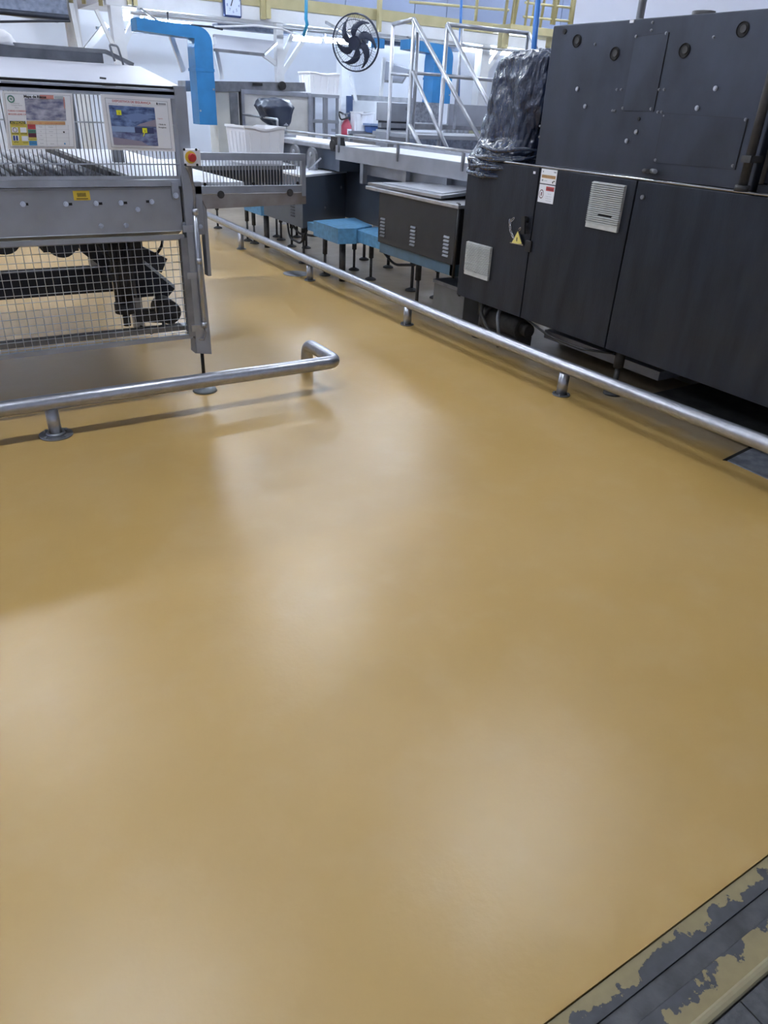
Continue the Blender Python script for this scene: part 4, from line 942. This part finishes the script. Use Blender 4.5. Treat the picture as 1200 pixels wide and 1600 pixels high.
# mezzanine ----------------------------------------------------------------------
mz = thing('mezzanine', (7.5, 11.8, 0), 'white and ochre steel mezzanine spanning the back of the hall', 'mezzanine')
B().box(2.55, 13.9, 10.5, 10.62, 2.50, 2.65, .006).make('edge_beam', WHITE, mz)
B().box(3.0, 10.6, 10.49, 10.53, 2.655, 2.785).make('toe_board', YEL, mz)
B().box(2.55, 13.9, 10.62, 12.9, 2.62, 2.68).make('deck', WHITE, mz)
B().box(1.9, 2.55, 10.5, 12.9, 2.55, 3.1).make('side_cladding', mat('taupe_cladding', (.33, .32, .36), .2, .5, stretch=(40, 40, 1), var=.4), mz)
# dark edge line under cladding
def col_(x, y=10.56, w_=.14, z1=2.5, m_=WHITE): B().box(x - w_ / 2, x + w_ / 2, y - w_ / 2, y + w_ / 2, 0, z1).make('column', m_, mz)
col_(2.66); col_(4.773, w_=.10); col_(8.252, w_=.16); col_(6.404, y=11.7, w_=.18, z1=2.62); col_(2.15, y=10.56, z1=2.55)
def brace(p, q, w_=.055): B().obox(p, q, w_, w_).make('brace', WHITE, mz)
brace((2.964,10.600,2.501), (2.696,10.600,2.084), .07); brace((4.787,10.560,1.907), (5.122,10.560,2.314)); brace((4.791,10.560,2.057), (4.970,10.560,2.383)); brace((4.790,10.560,2.005), (4.488,10.560,2.169))
brace((8.264,10.560,2.077), (8.628,10.560,2.513), .07); brace((2.341,10.900,2.048), (2.619,10.900,2.333), .07)
brace((2.15, 10.5, 2.5), (2.143,10.300,2.031), .05); brace((2.403,10.400,2.434), (2.550,10.400,2.087), .04); brace((6.831,11.200,2.258), (6.798,11.200,1.742), .05)
for px in (420,): B().box(4.574 - .03, 4.574 + .03, 10.40, 10.48, 2.528, 3.7).make('rail_post', YEL, mz)
B().box(4.516 - .03, 4.516 + .035, 10.44, 10.49, 2.519, 2.8).make('hanger_plate', YEL, mz)
B().box(6.264 - .02, 6.264 + .02, 10.40, 10.48, 2.514, 3.7).make('rail_post', YEL, mz)
for px in (203, 212): B().box(at(px,5,Y=10.45)[0] - .025, at(px,5,Y=10.45)[0] + .02, 10.44, 10.49, 2.518, 3.0).make('hanger_plate', YEL, mz)
for px in (112, 132, 158): B().cyl((at(px, 10, Y=10.35)[0], 10.35, 2.47), (at(px, 10, Y=10.35)[0], 10.35, 3.2), .025, 10).make('ladder_stile', YEL, mz)
B().tube([(6.831, 10.55, 2.921), (8.672, 10.55, 2.984)], .018, 8).make('hand_rail', YEL, mz)
B().cyl((8.042, 10.55, 2.68), (8.042, 10.55, 3.7), .024, 10).make('rail_post', YEL, mz)
brace((3.090,9.950,2.300), (3.238,9.950,1.861), .05); brace((3.637,9.950,2.240), (3.719,9.950,1.806), .045); brace((6.304,11.300,1.993), (6.404,11.300,1.654), .04)
B().box(6.113, 6.335, 10.38, 10.46, 2.319, 2.433, .004).make('junction_box', BLUE, mz)
B().tube([(3.789,10.300,2.372), (4.347,10.300,2.429), (4.703,10.300,2.423), (4.904,10.300,2.375)], .012, 8).make('white_cable', WHITE, mz)
B().tube([(3.215,10.300,2.480), (3.202,10.300,2.364), (3.748,10.300,2.368), (3.896,10.300,2.353)], .012, 8).make('dark_cable', DARK, mz)
# pale pipes and service trays hung under the beam
B().tube([(2.8, 10.42, 2.44), (13.8, 10.42, 2.46)], .018, 10).make('service_pipe', STEELP, mz)
B().box(4.0, 8.0, 10.75, 10.95, 2.40, 2.45).make('cable_tray', GALV, mz)
B().box(2.6, 3.9, 11.35, 11.39, 2.30, 2.33).make('cable_tray', DARK, mz)

# under-mezzanine lights
def batten(xa, xb, y, z, label):
    t = thing('batten_light', ((xa + xb) / 2, y, z), label, 'light', 'tube lights under the mezzanine')
    B().box(xa, xb, y - .05, y + .05, z + .03, z + .09, .003).make('housing', WHITE, t)
    B().cyl((xa + .02, y, z), (xb - .02, y, z), .030, 12).make('lamp_tube', EMM, t)
yb_ = 10.75
for (a, b_), lab in zip((((186, 28), (224, 34)), ((231, 33), (283, 44)), ((457, 61), (500, 64)), ((506, 63), (540, 66)), ((724, 79), (800, 86))),
        ('lit tube light right of the left white column, at the far left', 'lit tube light above the blue duct with the crate under it', 'lit tube light above the upper white crate', 'lit tube light just behind the caged fan', 'bright long tube light between the stair rails and the black bag')):
    pass
batten(2.746, 3.048, yb_, 2.413, 'lit tube light just right of the leftmost white column')
batten(3.088, 3.657, yb_, 2.397, 'lit tube light running behind the top of the near blue duct')
batten(5.049, 5.523, yb_, 2.369, 'lit tube light above the crate on the stand')
batten(5.564, 5.956, yb_, 2.380, 'lit tube light partly behind the caged fan')
batten(7.985, 9.207, yb_, 2.439, 'long lit tube light between the stair rails and the black bag')
# reflector canopies (tilted dull sheets)
def canopy(cor, lab, name='reflector_canopy'):
    t = thing(name, cor[0], lab, 'canopy'); c = [Vector(p) for p in cor]
    B().hull8(c + [p + Vector((0, 0, .02)) for p in c]).make('sheet', mat('canopy_sheet', (.36, .38, .45), .2, .45), t)
    e = B()
    for i in range(4): e.obox(c[i], c[(i + 1) % 4], .025, .03)
    e.make('edge_frame', STEELD, t)
    return t
canopy([(3.588,9.800,2.102), (4.223,9.800,2.092), (4.625,10.300,2.263), (3.774,10.300,2.277)], 'tilted grey sheet canopy right of the near blue duct')
canopy([(6.969,11.400,1.950), (7.311,11.400,1.950), (7.708,11.800,2.144), (7.175,11.800,2.239)], 'tilted grey sheet canopy behind the stair platform')
# blue ducts
def duct(x0, x1, y0, y1, ztop, zbot, left, lab):
    t = thing('blue_duct', ((x0 + x1) / 2, y0, zbot), lab, 'duct', None)
    sh = B(); r = .16
    prof = [(x1, zbot), (x1, ztop - r)] + [(x1 - r + r * math.cos(a), ztop - r + r * math.sin(a)) for a in [k * math.pi / 16 for k in range(1, 9)]]
    prof += [(left, ztop + .03), (left, ztop - .09), (x0 + .01, ztop - .12), (x0, ztop - .20), (x0, zbot)]
    sh.prism(prof, 'y', y0, y1); sh.make('shell', BLUE, t)
    B().box(x0 - .006, x1 + .006, y0 - .006, y1 + .012, ztop - .44, ztop - .41).make('joint_band', BLUE, t)
    B().cyl(((x0 + left) / 2, (y0 + y1) / 2, ztop), ((x0 + left) / 2, 10.52, 2.5), .012, 8).make('hanger', STEELD, t)
    bolts(t, [(x1 - .02, y0, ztop - .62), (x0 + .02, y0, ztop - .85)], .008, (0, -1, 0), m=STEEL)
    return t
duct(3.274, 3.494, 9.6, 9.85, 2.309, 1.311, 2.637, 'blue painted duct bending left, dropping behind the nearest white crate')
duct(7.017, 7.352, 10.1, 10.35, 2.411, 1.677, 6.578, 'blue painted duct bending left behind the stair hand rails')
# clock
ck = thing('wall_clock', (4.080,10.400,2.500), 'white rounded rectangular clock with navy rim on the white beam', 'clock')
xa, xb, za, zb = 3.966, 4.205, 2.500, 2.500 + .38
B().box(xa, xb, 10.40, 10.46, za, zb, .02).make('rim', mat('navy_plastic', (.03, .06, .20), 0, .35), ck)
B().box(xa + .02, xb - .02, 10.393, 10.41, za + .02, zb - .02, .004).make('face', mat('clock_face', (.62, .70, .88), 0, .4), ck)
ccx, ccz = (xa + xb) / 2, za + .19; 
for k in range(12):
    a = math.pi / 2 - (k + 1) * math.pi / 6
    text(str(k + 1), (ccx + .085 * math.cos(a) * 1.05, 10.391, ccz - .015 + .13 * math.sin(a)), (1, 0, 0), (0, 0, 1), .045, mat('clock_ink', (.10, .14, .35)), ck, name='numeral', align='CENTER')
B().obox((ccx, 10.389, ccz), (ccx - .03, 10.389, ccz - .075), .006, .010).make('hour_hand', PRINTK, ck)
B().obox((ccx, 10.387, ccz), (ccx - .06, 10.387, ccz + .07), .005, .007).make('minute_hand', PRINTK, ck)
# fire extinguisher on the column
fe = thing('fire_extinguisher', (6.352,11.500,1.161), 'red fire extinguisher hung on the white column', 'fire extinguisher')
c = Vector((6.352,11.500,1.161)); r_ = .085
b = B(); b.tube([c, c + Vector((0, 0, .03)), c + Vector((0, 0, .14)), c + Vector((0, 0, .20)), c + Vector((0, 0, .24))], [r_ * .9, r_, r_, r_ * .6, r_ * .3], 20); b.make('cylinder', mat('extinguisher_red', (.42, .05, .09), 0, .35), fe)
b = B(); b.cyl(c + Vector((0, 0, .24)), c + Vector((0, 0, .30)), .02, 10); b.obox(c + Vector((-.09, -.02, .30)), c + Vector((.05, 0, .32)), .02, .02); b.make('valve', STEELD, fe)
B().tube(bend([c + Vector((0, 0, .29)), c + Vector((-.16, -.02, .34)), c + Vector((-.13, -.04, .22)), c + Vector((.02, -.07, .26))], .04, 4), .012, 8).make('hose', BLACK, fe)
B().box(c.x - .03, c.x + .05, c.y - .088, c.y - .082, c.z + .02, c.z + .10).make('label_sheet', PRINTW, fe)
B().box(6.394, 6.488, 11.55, 11.6, 1.381, 1.722).make('column_guard', mat('slate_strip', (.05, .08, .17), 0, .5), None, label='dark slate strip fixed upright beside the white column above the extinguisher', cat='panel')
# white tank panel at back
wt = thing('white_tank', (7.1, 11.6, 0), 'large white cabinet with grey top fittings behind the farthest crate', 'cabinet')
b = B().box(6.813, 7.619, 12.1, 12.6, .5, 1.672).make('body', WHITE, wt)
B().box(6.813, 8.089, 12.12, 12.3, 1.672, 1.748).make('top_fittings', STEELD, wt)
bl_ = thing('blue_tote', (6.919,11.300,1.248), 'low blue and dark tote lying at the foot of the white cabinet', 'tote')
c = (6.811,11.200,1.222); B().box(c[0] - .18, c[0] + .18, 11.2, 11.4, c[2], c[2] + .10, .01).make('body', mat('tote_blue', (.05, .12, .35), 0, .4), bl_)
B().box(c[0] - .2, c[0] + .2, 11.18, 11.42, c[2] + .10, c[2] + .13).make('lid', mat('tote_lid', (.20, .28, .45)), bl_)
# control box
cx_ = thing('control_box', (6.3, 9.3, 0), 'grey stainless control box with dark slot left of the stair', 'cabinet')
xa, xb = 5.345, 5.648
B().box(xa, xb, 8.6, 8.9, 1.443, 1.645, .004).make('upper_box', STEELP, cx_)
B().box(xa + .03, xb - .03, 8.61, 8.9, 1.330, 1.443).make('slot_body', NAVY, cx_)
B().box(xa, xb, 8.6, 8.9, 0, 1.345, .004).make('lower_box', STEELP, cx_)
bolts(cx_, [(5.608,8.598,1.587), (5.617,8.598,1.461)], .015, (0, -1, 0), m=STEELD)

# ================================================================ STAIR PLATFORM
sp_ = thing('stair_platform', (5.3, 7.2, 0), 'stainless access stair and platform with tube hand rails, mid background', 'stair')
TB = .022
def tubep(pts, r=TB, nm='hand_rail', bd=.0): B().tube(bend(pts, bd, 5) if bd else pts, r, 12).make(nm, STEEL, sp_)
A1 = Vector((5.000,7.619,2.412)); A1b = Vector((5.000,7.590,1.372)); A2 = Vector((5.384,7.550,2.394)); 
A2b = Vector((A2.x, A2.y, 1.33))
tubep([A1, (A1.x, A1.y, .0)], TB, 'post'); tubep([(A1.x + .06, A1.y, 2.30), (A1.x + .06, A1.y, 1.3)], .02, 'post')
tubep([A2, (A2.x, A2.y, 0.0)], TB * 1.1, 'post')
F1 = Vector((5.000,8.035,2.387)); tubep([A1, F1], TB); tubep([F1, (F1.x, F1.y, 0)], TB, 'post'); tubep([(F1.x, F1.y, 1.925), (A1.x, A1.y, 1.905)], .014)
# descending hand rails towards the camera
E1 = Vector((5.000,6.173,1.241)); tubep([A1, E1], TB)
M1 = Vector((5.000,7.590,1.940)); E1b = Vector((5.000,6.793,1.169)); tubep([M1, E1b], TB * .9)
E2 = Vector((A2.x, A2.y - 1.5, A2.z - 1.3)); tubep([A2, E2], TB)
tubep([Vector((5.000,7.596,1.428)), Vector((5.000,7.313,1.197))], TB * 1.2, 'stringer'); tubep([Vector((A2.x, A2.y, 1.37)), Vector((A2.x, A2.y - .5, .9))], TB * 1.2, 'stringer')
A3 = Vector((5.842,7.900,2.412)); A4 = Vector((6.533,7.550,2.401)); A5 = Vector((7.387,8.600,2.453))
tubep([A2, A4], TB); tubep([A4, (A4.x, A4.y, 1.4)], TB, 'post'); tubep([(A2.x, A2.y, 1.923), (A4.x, A4.y, 1.923 - .01)], TB * .9)
tubep([A3, (A3.x, A3.y, 1.4)], TB * .8, 'post'); tubep([A4, Vector((6.368,7.200,2.232))], TB * .9)
tubep([(A1.x, A1.y, 1.93), (A2.x, A1.y, 1.93)], .016)
B().box(A1.x, A4.x, 7.5, 8.4, 1.30, 1.34).make('deck', STEELP, sp_)
B().box(5.481, 5.908, 8.3, 8.33, 1.446, 1.665).make('kick_sheet', ALUM, sp_)
B().box(6.038, 6.956, 8.3, 8.33, 1.412, 1.663).make('kick_sheet', STEELP, sp_)
B().box(A1.x, A4.x, 8.2, 8.28, 1.402 - .02, 1.430).make('deck_edge', STEELD, sp_)
for k in range(5):
    t = (k + .6) / 5; z = 1.32 * (1 - t * .9); y = 7.5 - t * 1.35
    B().box(5.02, A2.x, y - .11, y + .11, z - .02, z).make('step', ALUM, sp_)
# goods behind the stair: boxed machine with lettering
gm = thing('grey_feeder', (7.2, 8.9, 0), 'grey feeder machine behind the stair with pale lettered sheet', 'machine')
B().box(6.2, 8.6, 8.75, 9.6, 0, 1.287, .004).make('body', GALV, gm)
B().box(5.9, 8.9, 8.9, 9.5, 1.352, 1.428).make('top_deck', STEELP, gm)
c = (6.875,8.700,1.357); zl0, zl1 = 1.280, 1.380
sh_ = B().box(6.694, 7.024, 8.70, 8.72, zl0, zl1).make('lettered_sheet', mat('pale_olive', (.45, .47, .33), 0, .5), gm)
text('On', (6.775, 8.694, zl0 + .012), (1, 0, 0), (0, 0, 1), (zl1 - zl0) * .85, PRINTK, sh_, bold=.004)
for k in range(6):
    x = 6.292 + k * .07
    B().box(x, x + .035, 8.69, 8.74, zl0, zl1).make('rib', STEELP, gm)
# upright pipes
def pipe(pts, r, m_, nm, lab, cat='pipe'): 
    B().tube(pts, r, 12).make(nm, m_, None, label=lab, cat=cat)
BLP = mat('blue_pipe_paint', (.03, .16, .48), 0, .4)
pipe([(6.114,7.000,2.960), (6.155,7.000,2.212), (6.155, 7.0, 1.45)], .030, BLP, 'blue_pipe', 'thick blue upright pipe just behind the black plastic bag')
pipe([(6.729,9.200,3.243), (6.835,9.200,1.732)], .018, BLP, 'blue_pipe', 'thin blue upright pipe behind the stair hand rails')
pipe([(5.020,10.200,2.954), (5.007,10.200,2.547), (5.024,10.200,2.493), (5.016,10.300,2.370)], .022, mat('teal_pipe', (.02, .25, .45), 0, .4), 'drop_pipe', 'teal and blue drop pipe above the fan, left of it')
pipe([(5.060, 4.6, 2.07), (5.060, 4.6, 3.4)], .03, STEELP, 'steel_pipe', 'grey upright pipe rising behind the dark upper housing')
# ochre caged ladders, upper right
la = thing('ochre_ladder', (9.3, 9.4, 2.4), 'ochre caged ladder and railing, upper right behind the dark housing', 'ladder')
for px, w_ in ((795, .022), (803, .018), (816, .026), (823, .018), (842, .018), (853, .02), (865, .034), (878, .018), (893, .040)):
    B().cyl((at(px,30,Y=9.6)[0], 9.6 + random.random() * .3, at(px,48 if px < 860 else 38,Y=9.6)[2]), (at(px,30,Y=9.6)[0], 9.6, 4.2), w_, 10).make('stile', YEL, la)
for py in (-8, 8, 30): B().tube([(8.190, 9.62, at(850,py,Y=9.6)[2]), (9.181, 9.62, at(850,py,Y=9.6)[2] + .02)], .016, 8).make('rung', YEL, la)
B().box(7.875, 9.223, 9.5, 9.9, 2.601, 2.694).make('base_beam', YEL, la)
for px in (786, 862): B().box(at(px,50,Y=9.6)[0], at(px + 10,50,Y=9.6)[0], 9.6, 9.7, at(px,75,Y=9.6)[2], at(px,50,Y=9.6)[2]).make('bracket', YEL, la)
# galvanised duct upper left and its cables
gd = thing('galvanised_duct', (-1, 10.8, 2.4), 'mottled galvanised duct along the upper left', 'duct')
B().hull8([(-4, 10.2, 2.62), (2.048, 10.2, 2.301), (2.048, 10.9, 2.301), (-4, 10.9, 2.62), (-4, 10.2, 3.3), (2.048, 10.2, 3.3), (2.048, 10.9, 3.3), (-4, 10.9, 3.3)]).make('shell', GALV, gd)
B().tube([(-4, 10.15, 2.308), (1.339, 10.15, 2.308), (2.038, 10.15, 2.310)], .03, 8).make('edge_pipe', NAVY, gd)
B().tube([(-4, 10.1, 2.48), (1.314, 10.1, 2.213), (1.703, 10.1, 2.250), (2.037, 10.1, 2.278)], .012, 8).make('cable', NAVY, gd)
# white plastic wrap on the hood, far left
loft([(1.80, .62, 4.92, .10, .05, .9), (1.84, .60, 4.92, .08, .04, .9), (1.87, .60, 4.92, .02, .02, 1)], WHITEP, 'plastic_wrap', 24, .02, 20, 'small crumpled white wrap lying on the hood frame, far left', 'wrap', sub=3)
# extra floor items
B().cyl((3.404,7.220,0.000), Vector((3.404,7.220,0.000)) + Vector((0, 0, .006)), .14, 28).make('drain_cover', STEELP, None, label='round steel drain cover in the floor beside the second rail post', cat='drain cover')
fpl = B(); fpl.prism([(3.505, 2.0), (3.85, 2.05), (3.85, 1.2), (3.46, 1.2), (3.50, 1.75)], 'z', .0, .005)
fpl.make('floor_hatch', mat('hatch_plate', (.20, .22, .27), .4, .5, var=.6, vscale=14, col2=(.40, .42, .48)), None, label='scuffed grey steel plate in the floor under the rail, right edge', cat='floor plate')
B().prism([(3.49, 2.02), (3.86, 2.075), (3.86, 2.05), (3.505, 2.0)], 'z', .0, .003).make('hatch_joint', SEAM, bpy.data.objects['floor_hatch'])
